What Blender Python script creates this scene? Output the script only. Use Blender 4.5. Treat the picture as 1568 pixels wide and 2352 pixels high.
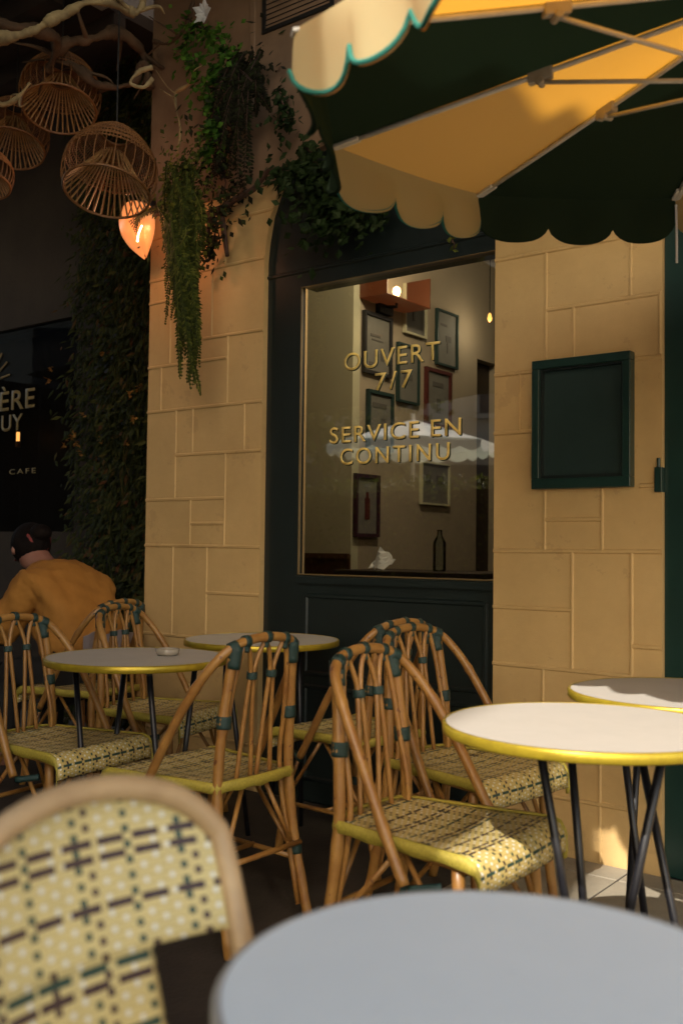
import bpy, math, random
from mathutils import Vector, Matrix, Quaternion

SC = bpy.context.scene
for o in list(bpy.data.objects):
    bpy.data.objects.remove(o)
COL = SC.collection
rad = math.radians
V = Vector

# ------------------------------------------------------------------ camera
CAM_H = 1.11
PITCH, ROLL = rad(2.1), rad(.676)
cam = bpy.data.cameras.new('camera')
cam.lens, cam.sensor_height, cam.sensor_width, cam.sensor_fit = 35.0, 36.0, 24.0, 'VERTICAL'
cam.clip_start, cam.clip_end = .05, 900
camo = bpy.data.objects.new('camera', cam)
COL.objects.link(camo)
camo.location = (0, 0, CAM_H)
camo.matrix_world = Matrix.Translation((0, 0, CAM_H)) @ Matrix.Rotation(rad(90) + PITCH, 4, 'X') @ Matrix.Rotation(ROLL, 4, 'Z')
cam.dof.use_dof = True
cam.dof.focus_distance = 4.0
cam.dof.aperture_fstop = 3.4
SC.camera = camo

# ------------------------------------------------------------------ light
SUN_EL = rad(39.6)
SUN_H = V((-.45, -.893, 0)).normalized()
world = bpy.data.worlds.new('World')
SC.world = world
world.use_nodes = True
wn = world.node_tree
sky = wn.nodes.new('ShaderNodeTexSky')
sky.sky_type = 'NISHITA'
sky.sun_disc = False
sky.sun_elevation = SUN_EL
sky.sun_rotation = math.atan2(SUN_H.x, SUN_H.y)
sky.dust_density = 3.0
tint = wn.nodes.new('ShaderNodeMix')
tint.data_type = 'RGBA'
tint.blend_type = 'MULTIPLY'
tint.inputs[0].default_value = 1
tint.inputs[7].default_value = (1.12, 1.0, .80, 1)      # warm white balance
wn.links.new(sky.outputs[0], tint.inputs[6])
wn.links.new(tint.outputs[2], wn.nodes['Background'].inputs[0])
wn.nodes['Background'].inputs[1].default_value = .15
sun = bpy.data.lights.new('sun', 'SUN')
sun.energy = 2.4
sun.angle = rad(.55)
sun.color = (1, .93, .83)
suno = bpy.data.objects.new('sun', sun)
COL.objects.link(suno)
sdir = V((-SUN_H.x * math.cos(SUN_EL), -SUN_H.y * math.cos(SUN_EL), -math.sin(SUN_EL)))
suno.rotation_euler = sdir.to_track_quat('-Z', 'Y').to_euler()
suno.location = (-5, -9, 12)
SC.view_settings.view_transform = 'Standard'
SC.view_settings.look = 'None'
SC.view_settings.exposure = 1.75
SC.view_settings.gamma = 1.0
SC.cycles.max_bounces = 8
SC.cycles.transparent_max_bounces = 16
SC.cycles.sample_clamp_indirect = 4.0
SC.cycles.use_denoising = True

# ------------------------------------------------------------------ frames
YAW = rad(52.8)
O = V((.586, 3.834, 0))                       # facade origin: right jamb of the shop window, at ground
EX = V((math.sin(YAW), -math.cos(YAW), 0))    # along the facade, to the right
EN = V((-math.cos(YAW), -math.sin(YAW), 0))   # out of the facade
FROT = -rad(90 - 52.8)                        # facade frame: x = along, y = into the building


def W(s, d, z):
    return O + EX * s + EN * d + V((0, 0, z))


def ray(x, y):
    cr = camo.matrix_world.to_3x3()
    return cr @ V(((x - 784) / 2286.7, -(y - 1176) / 2286.7, -1))


def at_off(x, y, d):
    """point seen at photo position x,y on the plane d metres in front of the facade"""
    r = ray(x, y)
    c = V((0, 0, CAM_H))
    t = ((O + EN * d - c).dot(EN)) / r.dot(EN)
    return c + r * t


def at_y(x, y, Y):
    r = ray(x, y)
    return V((0, 0, CAM_H)) + r * (Y / r.y)


# ------------------------------------------------------------------ mesh helper
def smooth_path(pts, n=6):
    pts = [V(p) for p in pts]
    if len(pts) < 3:
        return pts
    out = []
    P = [pts[0] * 2 - pts[1]] + pts + [pts[-1] * 2 - pts[-2]]
    for i in range(1, len(P) - 2):
        for k in range(n):
            t = k / n
            a, b, c, d = P[i - 1], P[i], P[i + 1], P[i + 2]
            out.append(.5 * ((2 * b) + (c - a) * t + (2 * a - 5 * b + 4 * c - d) * t * t + (3 * b - a - 3 * c + d) * t ** 3))
    out.append(pts[-1])
    return out


class MB:
    def __init__(s):
        s.v, s.f, s.uv = [], [], {}

    def face(s, pts, uv=None):
        i = len(s.v)
        s.v += [tuple(p) for p in pts]
        s.f.append(tuple(range(i, i + len(pts))))
        if uv:
            s.uv[len(s.f) - 1] = uv

    def box(s, c, size, rot=None):
        c = V(c)
        h = [x / 2 for x in size]
        P = [V((x * h[0], y * h[1], z * h[2])) for x in (-1, 1) for y in (-1, 1) for z in (-1, 1)]
        if rot is not None:
            P = [rot @ p for p in P]
        i = len(s.v)
        s.v += [tuple(c + p) for p in P]
        for q in ((0, 1, 3, 2), (4, 6, 7, 5), (0, 4, 5, 1), (2, 3, 7, 6), (0, 2, 6, 4), (1, 5, 7, 3)):
            s.f.append(tuple(i + k for k in q))
        return s

    def bx(s, x0, x1, y0, y1, z0, z1):
        return s.box(((x0 + x1) / 2, (y0 + y1) / 2, (z0 + z1) / 2), (abs(x1 - x0), abs(y1 - y0), abs(z1 - z0)))

    def bead(s, a, b, w, h, out):
        """raised trapezoid bead from a to b on a surface whose outward direction is out"""
        a, b, out = V(a), V(b), V(out).normalized()
        t = (b - a).normalized()
        sd = t.cross(out)
        q = [(-w, -.004), (-w, 0), (-w * .45, h), (w * .45, h), (w, 0), (w, -.004)]
        i = len(s.v)
        for p in (a, b):
            s.v += [tuple(p + sd * x + out * y) for x, y in q]
        n = len(q)
        for k in range(n):
            s.f.append((i + k, i + (k + 1) % n, i + n + (k + 1) % n, i + n + k))
        s.f.append(tuple(i + k for k in reversed(range(n))))
        s.f.append(tuple(i + n + k for k in range(n)))

    def tube(s, pts, r, seg=8, flat=1.0):
        pts = [V(p) for p in pts]
        n = len(pts)
        rs = r if isinstance(r, (list, tuple)) else [r] * n
        if len(rs) != n:
            rs = [rs[0] + (rs[-1] - rs[0]) * i / (n - 1) for i in range(n)]
        t0 = (pts[1] - pts[0]).normalized()
        up = V((0, 0, 1)) if abs(t0.z) < .9 else V((1, 0, 0))
        nn = t0.cross(up).normalized()
        i0 = len(s.v)
        for i, p in enumerate(pts):
            t = (pts[min(i + 1, n - 1)] - pts[max(i - 1, 0)]).normalized()
            nn = (nn - t * nn.dot(t))
            if nn.length < 1e-6:
                nn = t.orthogonal()
            nn.normalize()
            b = t.cross(nn)
            for k in range(seg):
                a = 2 * math.pi * k / seg
                s.v.append(tuple(p + (nn * math.cos(a) + b * math.sin(a) * flat) * rs[i]))
        for i in range(n - 1):
            for k in range(seg):
                k2 = (k + 1) % seg
                s.f.append((i0 + i * seg + k, i0 + i * seg + k2, i0 + (i + 1) * seg + k2, i0 + (i + 1) * seg + k))
        s.f.append(tuple(i0 + k for k in reversed(range(seg))))
        s.f.append(tuple(i0 + (n - 1) * seg + k for k in range(seg)))
        return s

    def lathe(s, prof, c=(0, 0, 0), seg=32, cap=True):
        c = V(c)
        i0 = len(s.v)
        for r, z in prof:
            for k in range(seg):
                a = 2 * math.pi * k / seg
                s.v.append((c.x + r * math.cos(a), c.y + r * math.sin(a), c.z + z))
        for i in range(len(prof) - 1):
            for k in range(seg):
                k2 = (k + 1) % seg
                s.f.append((i0 + i * seg + k, i0 + i * seg + k2, i0 + (i + 1) * seg + k2, i0 + (i + 1) * seg + k))
        if cap:
            s.f.append(tuple(i0 + k for k in reversed(range(seg))))
            s.f.append(tuple(i0 + (len(prof) - 1) * seg + k for k in range(seg)))
        return s

    def grid(s, P, UV=None, flip=False):
        """P[i][j] points"""
        i0 = len(s.v)
        m, n = len(P), len(P[0])
        for r in P:
            s.v += [tuple(p) for p in r]
        for i in range(m - 1):
            for j in range(n - 1):
                idx = [(i, j), (i + 1, j), (i + 1, j + 1), (i, j + 1)]
                if flip:
                    idx.reverse()
                s.f.append(tuple(i0 + a * n + b for a, b in idx))
                if UV:
                    s.uv[len(s.f) - 1] = [UV[a][b] for a, b in idx]
        return s

    def leaf(s, p, d, up, L, w, fold=.25):
        """pointed leaf of 4 triangles-ish, folded on its midrib"""
        d = d.normalized()
        sd = d.cross(up)
        if sd.length < 1e-4:
            sd = d.orthogonal()
        sd.normalize()
        u = sd.cross(d)
        i = len(s.v)
        s.v += [tuple(q) for q in (p, p + d * L * .45 + sd * w - u * w * fold, p + d * L - u * L * .12, p + d * L * .45 - sd * w - u * w * fold, p + d * L * .5)]
        s.f += [(i, i + 1, i + 4), (i + 1, i + 2, i + 4), (i + 2, i + 3, i + 4), (i + 3, i, i + 4)]

    def build(s, name, mat, parent=None, loc=None, rz=0., smooth=False, world=False, solid=0, sub=0, bev=0):
        """world=True: verts are given in world space and moved to loc's frame"""
        me = bpy.data.meshes.new(name)
        vs = s.v
        if world and loc is not None:
            inv = (Matrix.Translation(V(loc)) @ Matrix.Rotation(rz, 4, 'Z')).inverted()
            vs = [tuple(inv @ V(v)) for v in vs]
        me.from_pydata(vs, [], s.f)
        if s.uv:
            ul = me.uv_layers.new(name='UVMap')
            for p in me.polygons:
                q = s.uv.get(p.index)
                for k, li in enumerate(p.loop_indices):
                    ul.data[li].uv = q[k] if q else (0, 0)
        me.materials.append(mat)
        if smooth:
            me.polygons.foreach_set('use_smooth', [True] * len(me.polygons))
        me.update()
        o = bpy.data.objects.new(name, me)
        COL.objects.link(o)
        if parent is not None:
            o.parent = parent
        if loc is not None and parent is None:
            o.location = loc
            o.rotation_euler = (0, 0, rz)
        if bev:
            m = o.modifiers.new('b', 'BEVEL')
            m.width = bev
            m.segments = 2
            m.limit_method = 'ANGLE'
        if solid:
            m = o.modifiers.new('s', 'SOLIDIFY')
            m.thickness = solid
            m.offset = 0
        if sub:
            m = o.modifiers.new('u', 'SUBSURF')
            m.levels = m.render_levels = sub
        return o


def tag(o, label=None, cat=None, group=None, kind=None):
    if label: o['label'] = label
    if cat: o['category'] = cat
    if group: o['group'] = group
    if kind: o['kind'] = kind
    return o


def empty(name, loc=(0, 0, 0), rz=0.):
    o = bpy.data.objects.new(name, None)
    o.empty_display_size = .1
    COL.objects.link(o)
    o.location = loc
    o.rotation_euler = (0, 0, rz)
    return o


def kids(o):
    return [c for c in bpy.data.objects if c.parent == o]


def copy_tree(o, parent=None):
    c = o.copy()
    COL.objects.link(c)
    c.parent = parent
    for ch in kids(o):
        copy_tree(ch, c)
    return c


# ------------------------------------------------------------------ materials
class NT:
    def __init__(s, name):
        s.m = bpy.data.materials.new(name)
        s.m.use_nodes = True
        s.t = s.m.node_tree
        s.b = s.t.nodes['Principled BSDF']
        s.out = s.t.nodes['Material Output']

    def n(s, typ, **kw):
        x = s.t.nodes.new(typ)
        for k, v in kw.items():
            setattr(x, k, v)
        return x

    def l(s, a, b):
        s.t.links.new(a, b)

    def put(s, sock, v):
        if hasattr(v, 'is_linked') or hasattr(v, 'links'):
            s.l(v, sock)
        else:
            sock.default_value = v

    def m_(s, op, a, b=None, c=None):
        x = s.n('ShaderNodeMath', operation=op)
        s.put(x.inputs[0], a)
        if b is not None: s.put(x.inputs[1], b)
        if c is not None: s.put(x.inputs[2], c)
        return x.outputs[0]

    def mix(s, f, a, b):
        x = s.n('ShaderNodeMix', data_type='RGBA')
        s.put(x.inputs[0], f)
        s.put(x.inputs[6], tuple(a) + (1,) if isinstance(a, (tuple, list)) and len(a) == 3 else a)
        s.put(x.inputs[7], tuple(b) + (1,) if isinstance(b, (tuple, list)) and len(b) == 3 else b)
        return x.outputs[2]

    def noise(s, scale, detail=4, rough=.6, vec=None, coord='Object'):
        x = s.n('ShaderNodeTexNoise')
        x.inputs['Scale'].default_value = scale
        x.inputs['Detail'].default_value = detail
        x.inputs['Roughness'].default_value = rough
        if vec is None:
            vec = s.n('ShaderNodeTexCoord').outputs[coord]
        s.l(vec, x.inputs['Vector'])
        return x.outputs['Fac']

    def ramp(s, f, stops):
        x = s.n('ShaderNodeValToRGB')
        e = x.color_ramp.elements
        while len(e) < len(stops):
            e.new(.5)
        for i, (p, c) in enumerate(stops):
            e[i].position = p
            e[i].color = tuple(c) + (1,)
        s.l(f, x.inputs[0])
        return x.outputs[0]

    def bump(s, h, strength, dist=.01):
        x = s.n('ShaderNodeBump')
        x.inputs['Strength'].default_value = strength
        x.inputs['Distance'].default_value = dist
        s.l(h, x.inputs['Height'])
        s.l(x.outputs[0], s.b.inputs['Normal'])

    def set(s, **kw):
        for k, v in kw.items():
            s.put(s.b.inputs[k.replace('_', ' ')], v)
        return s


def simple(name, c1, c2=None, rough=.6, scale=8, bump=0., metal=0., bscale=None, spec=.5):
    n = NT(name)
    c2 = c2 or tuple(x * .75 for x in c1)
    f = n.noise(scale)
    n.l(n.ramp(f, [(.3, c2), (.7, c1)]), n.b.inputs['Base Color'])
    n.set(Roughness=rough, Metallic=metal)
    n.b.inputs['Specular IOR Level'].default_value = spec
    if bump:
        n.bump(n.noise(bscale or scale * 12, 6), bump, .004)
    return n.m


def mat_wall():
    n = NT('painted_stone')
    f = n.noise(2.6, 6, .68)
    g = n.noise(28, 6, .65)
    sp = n.noise(90, 3, .7)
    st = n.noise(5, 6, .7)
    c = n.ramp(f, [(.25, (.49, .325, .133)), (.75, (.65, .44, .190))])
    c = n.mix(n.m_('MULTIPLY', g, .3), c, (.46, .30, .12))
    c = n.mix(n.m_('GREATER_THAN', sp, .74), c, (.22, .14, .07))
    c = n.mix(n.m_('MULTIPLY', n.m_('GREATER_THAN', st, .60), .22), c, (.33, .21, .09))
    n.l(c, n.b.inputs['Base Color'])
    n.set(Roughness=.62)
    h = n.m_('ADD', n.m_('MULTIPLY', g, .7), n.m_('MULTIPLY', n.noise(240, 3), .35))
    n.bump(h, .45, .004)
    return n.m


M = {}
M['wall'] = mat_wall()
M['green'] = simple('dark_green_paint', (.011, .018, .018), (.008, .013, .013), .38, 5, .15, bscale=60)
M['door_green'] = simple('door_green_paint', (.012, .04, .033), (.008, .028, .024), .32, 5, .1)
M['menu_panel'] = simple('slate_green_panel', (.022, .045, .043), (.017, .036, .035), .35, 14, .15)
M['black'] = simple('black_metal', (.012, .012, .016), (.007, .007, .009), .35, 30, .1, metal=.2)
M['iron'] = simple('dark_iron', (.03, .03, .03), None, .5, 30, .1, metal=.6)
M['brass'] = simple('yellow_brass_edge', (.48, .36, .03), (.36, .26, .025), .3, 30, .1, metal=.55)
def mat_top(name, c1, c2):
    n = NT(name)
    f = n.noise(3.5, 6, .7)
    g = n.noise(60, 4, .7)
    c = n.mix(f, c1, c2)
    c = n.mix(n.m_('MULTIPLY', n.m_('GREATER_THAN', n.noise(38, 3, .6), .72), .35), c, tuple(x * .6 for x in c1))
    n.l(c, n.b.inputs['Base Color'])
    n.l(n.m_('ADD', .38, n.m_('MULTIPLY', f, .3)), n.b.inputs['Roughness'])
    n.b.inputs['Specular IOR Level'].default_value = .35
    n.bump(g, .08, .002)
    return n.m


M['table'] = mat_top('cream_laminate', (.43, .405, .365), (.37, .345, .31))
M['table_grey'] = mat_top('grey_laminate', (.62, .70, .78), (.52, .60, .68))
M['grey_rim'] = simple('grey_table_edge', (.30, .31, .32), None, .4)
M['frost'] = simple('thick_glass', (.34, .30, .24), (.22, .19, .15), .12, 20)
M['dark_wood'] = simple('dark_wood', (.035, .02, .012), (.02, .012, .008), .5, 10, .3)
M['wood_red'] = simple('red_brown_wood', (.12, .05, .02), (.07, .03, .014), .5, 10, .2)
M['plaster'] = simple('brown_plaster', (.235, .145, .085), (.15, .092, .052), .85, 3, .5)
M['bead'] = simple('olive_varnished_bead', (.16, .11, .045), None, .4)
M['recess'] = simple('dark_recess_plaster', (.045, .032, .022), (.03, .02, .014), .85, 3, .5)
M['drift'] = simple('driftwood', (.40, .30, .14), (.10, .065, .03), .85, 9, .9, bscale=30)
M['branch'] = simple('brown_branch', (.10, .058, .03), (.045, .026, .014), .85, 9, .8, bscale=40)
M['vine'] = simple('dark_vine_bark', (.08, .035, .02), (.03, .015, .01), .8, 20, .6)
M['ceiling'] = simple('dark_ceiling', (.05, .03, .018), (.03, .018, .01), .8, 4, .4)
M['room'] = simple('olive_plaster', (.55, .52, .36), (.50, .47, .32), .8, 3, .1)
M['room_far'] = simple('tan_plaster', (.40, .33, .24), (.35, .29, .21), .8, 3, .1)
M['paper'] = simple('off_white_paper', (.19, .18, .16), (.155, .15, .135), .7, 14)
M['print_ink'] = simple('faded_ink', (.12, .11, .10), None, .7)
M['ink'] = simple('black_ink', (.02, .018, .02), None, .6)
M['teal_paint'] = simple('teal_paint', (.018, .045, .043), None, .5)
M['red_paint'] = simple('dark_red_paint', (.10, .018, .016), None, .5)
M['purple_paint'] = simple('dark_plum_paint', (.05, .015, .03), None, .45)
M['white'] = simple('white_ceramic', (.72, .74, .76), (.62, .64, .68), .3, 8)
M['cream_metal'] = simple('cream_painted_metal', (.66, .63, .56), (.55, .52, .45), .4, 30, .1)
M['bracket'] = simple('beige_plastic', (.42, .37, .28), (.33, .28, .21), .5, 20)
M['skin'] = simple('skin', (.34, .16, .11), (.27, .12, .085), .5, 14)
M['hair'] = simple('dark_hair', (.012, .007, .005), (.003, .002, .002), .75, 45, .9, spec=.15)
M['shirt'] = simple('mustard_cloth', (.42, .18, .028), (.31, .13, .018), .85, 7, .5, bscale=22)
M['lilac'] = simple('lilac_cloth', (.34, .29, .30), (.26, .22, .24), .8, 12)
M['jeans'] = simple('dark_cloth', (.012, .011, .011), None, .9, 20)
M['scarf'] = simple('red_hair_band', (.35, .04, .03), (.10, .03, .03), .8, 60)
M['stone_city'] = simple('pale_city_stone', (.34, .31, .26), (.27, .25, .21), .85, 1.2, .3)
M['roof_zinc'] = simple('zinc_roof', (.18, .19, .21), None, .5, 2)
M['asphalt'] = simple('pale_paving', (.20, .18, .155), (.15, .135, .115), .9, 6, .6, bscale=120)
M['bark'] = simple('tree_bark', (.10, .075, .05), (.05, .038, .026), .9, 12, .8)


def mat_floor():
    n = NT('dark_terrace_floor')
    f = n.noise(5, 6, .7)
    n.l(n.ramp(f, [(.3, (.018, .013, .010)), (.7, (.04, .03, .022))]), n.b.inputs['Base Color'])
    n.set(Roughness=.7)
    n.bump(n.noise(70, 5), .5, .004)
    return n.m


def mat_slab():
    n = NT('pale_stone_slab')
    f = n.noise(4, 6, .7)
    g = n.noise(60, 4, .7)
    c = n.ramp(f, [(.3, (.24, .21, .155)), (.7, (.34, .30, .225))])
    c = n.mix(n.m_('MULTIPLY', g, .5), c, (.2, .16, .11))
    n.l(c, n.b.inputs['Base Color'])
    n.set(Roughness=.75)
    n.bump(g, .5, .004)
    return n.m


M['floor'] = mat_floor()
M['slab'] = mat_slab()


def mat_rattan():
    n = NT('honey_rattan')
    tc = n.n('ShaderNodeTexCoord').outputs['Object']
    mp = n.n('ShaderNodeMapping')
    mp.inputs['Scale'].default_value = (1, 1, .12)
    n.l(tc, mp.inputs[0])
    g = n.noise(170, 4, .6, mp.outputs[0])
    f = n.noise(11, 4, .6)
    c = n.ramp(f, [(.3, (.20, .085, .021)), (.72, (.42, .23, .058))])
    c = n.mix(n.m_('MULTIPLY', g, .55), c, (.19, .078, .018))
    c = n.mix(n.m_('GREATER_THAN', n.noise(34, 2, .5), .70), c, (.13, .05, .018))
    n.l(c, n.b.inputs['Base Color'])
    n.set(Roughness=.36)
    n.bump(g, .25, .002)
    return n.m


M['rattan'] = mat_rattan()
M['rattan_dark'] = simple('amber_cane', (.40, .17, .045), (.22, .085, .025), .45, 30, .3)
M['rattan_pale'] = simple('pale_rattan_frame', (.42, .30, .17), (.31, .21, .115), .4, 20, .2)
M['lantern_cane'] = simple('dark_lantern_cane', (.24, .105, .03), (.13, .055, .016), .5, 30, .2)
M['funnel_cane'] = simple('lantern_funnel_cane', (.36, .20, .075), (.22, .12, .04), .5, 30, .2)
M['bind'] = simple('dark_green_binding', (.010, .040, .036), (.006, .024, .022), .4, 300, .6, bscale=500)
M['band'] = simple('yellow_woven_band', (.46, .37, .055), (.30, .24, .035), .45, 160, .6, bscale=400)


def mat_weave(name='plaid_weave', yel=(.60, .46, .16)):
    PX, PY = .029, .0076
    n = NT(name)
    uvn = n.n('ShaderNodeUVMap')
    sp = n.n('ShaderNodeSeparateXYZ')
    n.l(uvn.outputs[0], sp.inputs[0])
    u = n.m_('DIVIDE', sp.outputs[0], PX)
    v = n.m_('DIVIDE', sp.outputs[1], PY)
    row = n.m_('FLOOR', v)
    par = n.m_('FLOORED_MODULO', row, 2.)
    us = n.m_('ADD', u, n.m_('MULTIPLY', par, .5))
    col = n.m_('FLOOR', us)
    cu = n.m_('MULTIPLY', n.m_('SUBTRACT', n.m_('FRACT', us), .5), PX * 1000)
    cv = n.m_('MULTIPLY', n.m_('SUBTRACT', n.m_('FRACT', v), .5), PY * 1000)
    r2 = n.m_('ADD', n.m_('MULTIPLY', cu, cu), n.m_('MULTIPLY', cv, cv))
    white = n.m_('LESS_THAN', r2, 9.)
    dot = n.m_('LESS_THAN', r2, 15.)
    eq = lambda a, b: n.m_('COMPARE', a, b, .1)
    mul = lambda a, b: n.m_('MULTIPLY', a, b)
    mx = lambda a, b: n.m_('MAXIMUM', a, b)
    c7 = n.m_('FLOORED_MODULO', col, 4.)
    colA = mul(eq(c7, 0.), dot)
    colB = mul(mul(eq(c7, 2.), n.m_('SUBTRACT', 1., par)), dot)
    r16 = n.m_('FLOORED_MODULO', row, 15.)
    rows = mx(mx(eq(r16, 4.), eq(r16, 6.)), eq(r16, 13.))
    dash = mul(mul(rows, n.m_('LESS_THAN', n.m_('ABSOLUTE', cv), 3.5)), n.m_('LESS_THAN', n.m_('FRACT', n.m_('DIVIDE', sp.outputs[0], .040)), .74))
    near = mx(n.m_('LESS_THAN', n.m_('ABSOLUTE', n.m_('SUBTRACT', r16, 5.)), 2.5), n.m_('LESS_THAN', n.m_('ABSOLUTE', n.m_('SUBTRACT', r16, 13.)), 1.5))
    cross = mul(mul(near, mx(eq(c7, 0.), eq(c7, 2.))), n.m_('LESS_THAN', n.m_('ABSOLUTE', cu), 3.6))
    dark = mx(mx(colA, colB), mx(dash, cross))
    dcol = n.mix(mx(eq(r16, 4.), par), (.010, .045, .038), (.028, .011, .02))
    nz = n.noise(30, 3)
    yc = n.mix(nz, yel, tuple(x * .72 for x in yel))
    edge = mx(n.m_('GREATER_THAN', n.m_('ABSOLUTE', cv), 3.2), n.m_('LESS_THAN', n.m_('FRACT', n.m_('MULTIPLY', u, 4.)), .16))
    yc = n.mix(mul(edge, .45), yc, (.20, .14, .05))
    wc = n.mix(n.m_('MULTIPLY', white, .85), yc, (.62, .66, .68))
    c = n.mix(dark, wc, dcol)
    n.l(c, n.b.inputs['Base Color'])
    n.set(Roughness=.42)
    h = n.m_('ADD', n.m_('ABSOLUTE', n.m_('SINE', n.m_('MULTIPLY', v, math.pi))), n.m_('ABSOLUTE', n.m_('SINE', n.m_('MULTIPLY', us, math.pi * 4))))
    n.bump(h, .35, .0012)
    return n.m


M['weave'] = mat_weave()


def fabric(name, col, tr, tw=.5, rough=.9):
    n = NT(name)
    w = n.noise(420, 2)
    f = n.noise(3, 4)
    c = n.mix(n.m_('MULTIPLY', f, .35), col, tuple(x * .8 for x in col))
    d = n.n('ShaderNodeBsdfDiffuse')
    t = n.n('ShaderNodeBsdfTranslucent')
    n.l(c, d.inputs[0])
    t.inputs[0].default_value = tuple(tr) + (1,)
    bp = n.n('ShaderNodeBump')
    bp.inputs['Strength'].default_value = .5
    bp.inputs['Distance'].default_value = .006
    wr = n.noise(7, 4, .55)
    n.l(n.m_('ADD', n.m_('MULTIPLY', w, .08), wr), bp.inputs['Height'])
    n.l(bp.outputs[0], d.inputs['Normal'])
    mx = n.n('ShaderNodeMixShader')
    mx.inputs[0].default_value = tw
    n.l(d.outputs[0], mx.inputs[1])
    n.l(t.outputs[0], mx.inputs[2])
    n.l(mx.outputs[0], n.out.inputs[0])
    return n.m


M['fab_yellow'] = fabric('yellow_canvas', (.46, .42, .24), (.80, .37, .035), .40)
M['fab_green'] = fabric('dark_green_canvas', (.022, .036, .022), (.01, .02, .01), .12)
M['fab_trim'] = fabric('teal_piping', (.045, .19, .15), (.05, .2, .16), .2)
M['fab_white'] = fabric('white_canvas', (.86, .87, .82), (.6, .68, .58), .2)
M['fab_mint'] = fabric('mint_canvas', (.30, .50, .42), (.3, .5, .4), .3)


def leafmat(name, stops, tr=.3, rough=.7):
    n = NT(name)
    g = n.n('ShaderNodeNewGeometry').outputs['Random Per Island']
    c = n.ramp(g, stops)
    n.l(c, n.b.inputs['Base Color'])
    n.b.inputs['Specular IOR Level'].default_value = .2
    n.set(Roughness=rough)
    t = n.n('ShaderNodeBsdfTranslucent')
    n.l(c, t.inputs[0])
    mx = n.n('ShaderNodeMixShader')
    mx.inputs[0].default_value = tr
    n.l(n.b.outputs[0], mx.inputs[1])
    n.l(t.outputs[0], mx.inputs[2])
    n.l(mx.outputs[0], n.out.inputs[0])
    return n.m


M['leaf_bright'] = leafmat('bright_leaf', [(0, (.03, .075, .010)), (.6, (.055, .14, .014)), (1, (.10, .22, .022))])
M['leaf_fern'] = leafmat('fern_leaf', [(0, (.03, .04, .010)), (.6, (.065, .085, .014)), (1, (.15, .16, .025))])
M['leaf_dark'] = leafmat('dark_leaf', [(0, (.012, .012, .006)), (.6, (.022, .022, .010)), (1, (.03, .045, .012))])  # brownish black leaves, holding the shade of the fern mass
M['leaf_ivy'] = leafmat('ivy_leaf', [(0, (.010, .022, .006)), (.7, (.022, .045, .010)), (1, (.05, .075, .03))])
M['leaf_moss'] = leafmat('moss_leaf', [(0, (.02, .028, .01)), (.6, (.045, .055, .015)), (.9, (.08, .08, .02)), (1, (.12, .05, .02))])
M['flower'] = leafmat('orange_flower', [(0, (.30, .13, .03)), (1, (.45, .24, .06))])
M['gold'] = simple('gold_leaf_paint', (.90, .66, .20), (.75, .53, .15), .45, 30, .1)
M['gold_dim'] = simple('old_gold_paint', (.34, .26, .11), (.26, .19, .08), .5, 30)
M['shadow_paint'] = simple('dark_green_letter_shade', (.02, .035, .02), None, .6)


def glass(name, ior=1.5, tint=(.82, .86, .80)):
    n = NT(name)
    g = n.n('ShaderNodeBsdfGlossy')
    g.inputs['Roughness'].default_value = .015
    t = n.n('ShaderNodeBsdfTransparent')
    t.inputs[0].default_value = tuple(tint) + (1,)
    f = n.n('ShaderNodeFresnel')
    f.inputs[0].default_value = ior
    mx = n.n('ShaderNodeMixShader')
    n.l(f.outputs[0], mx.inputs[0])
    n.l(t.outputs[0], mx.inputs[1])
    n.l(g.outputs[0], mx.inputs[2])
    n.l(mx.outputs[0], n.out.inputs[0])
    return n.m


M['glass'] = glass('window_glass', 3.3, (.80, .84, .74))
M['glass_dark'] = glass('dark_window_glass', 1.3, (.5, .5, .5))
M['bottle'] = glass('bottle_glass', 1.7, (.8, .86, .84))


def emis(name, col, st):
    n = NT(name)
    n.set(Emission_Color=tuple(col) + (1,), Emission_Strength=st, Roughness=.4)
    n.b.inputs['Base Color'].default_value = tuple(col) + (1,)
    return n.m


M['bulb'] = emis('warm_bulb', (1, .50, .20), 5)


def mat_shell():
    n = NT('glowing_shell')
    f = n.noise(9, 4, .6)
    c = n.ramp(f, [(.3, (.95, .24, .055)), (.7, (1, .38, .12))])
    n.set(Roughness=.25)
    n.b.inputs['Base Color'].default_value = (.5, .2, .08, 1)
    n.l(c, n.b.inputs['Emission Color'])
    n.b.inputs['Emission Strength'].default_value = .22
    return n.m


M['shell'] = mat_shell()
M['ember'] = emis('small_amber_glow', (1, .42, .10), .9)
M['amber_shade'] = emis('amber_lamp_shade', (.16, .035, .010), .14)
M['amber_shade'].node_tree.nodes['Principled BSDF'].inputs['Base Color'].default_value = (.05, .012, .004, 1)


# ================================================================== SETTING
g = MB()
g.bx(-250, 250, -250, 250, -.4, -.012)
tag(g.build('ground', M['asphalt']), kind='structure')
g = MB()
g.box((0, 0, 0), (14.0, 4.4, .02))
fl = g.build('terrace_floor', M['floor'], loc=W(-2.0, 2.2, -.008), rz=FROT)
tag(fl, kind='structure')
# pale slab pavement along the right of the facade
g = MB()
R = random.Random(4)
x = 0.
xs = [.0, .42, .93, 1.5, 2.2, 3.0, 4.0]
ys = [0.004, .14, .50, .74]
for i in range(len(xs) - 1):
    for j in range(len(ys) - 1):
        g.bx(xs[i] + .003, xs[i + 1] - .003, -ys[j] - .003, -ys[j + 1] + .003, .0035, .010 + R.random() * .0015)
tag(g.build('pavement', M['slab'], loc=W(.1 + .03, 0, 0) + V((0, 0, -.004)), rz=FROT, bev=.004), kind='structure')

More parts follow.
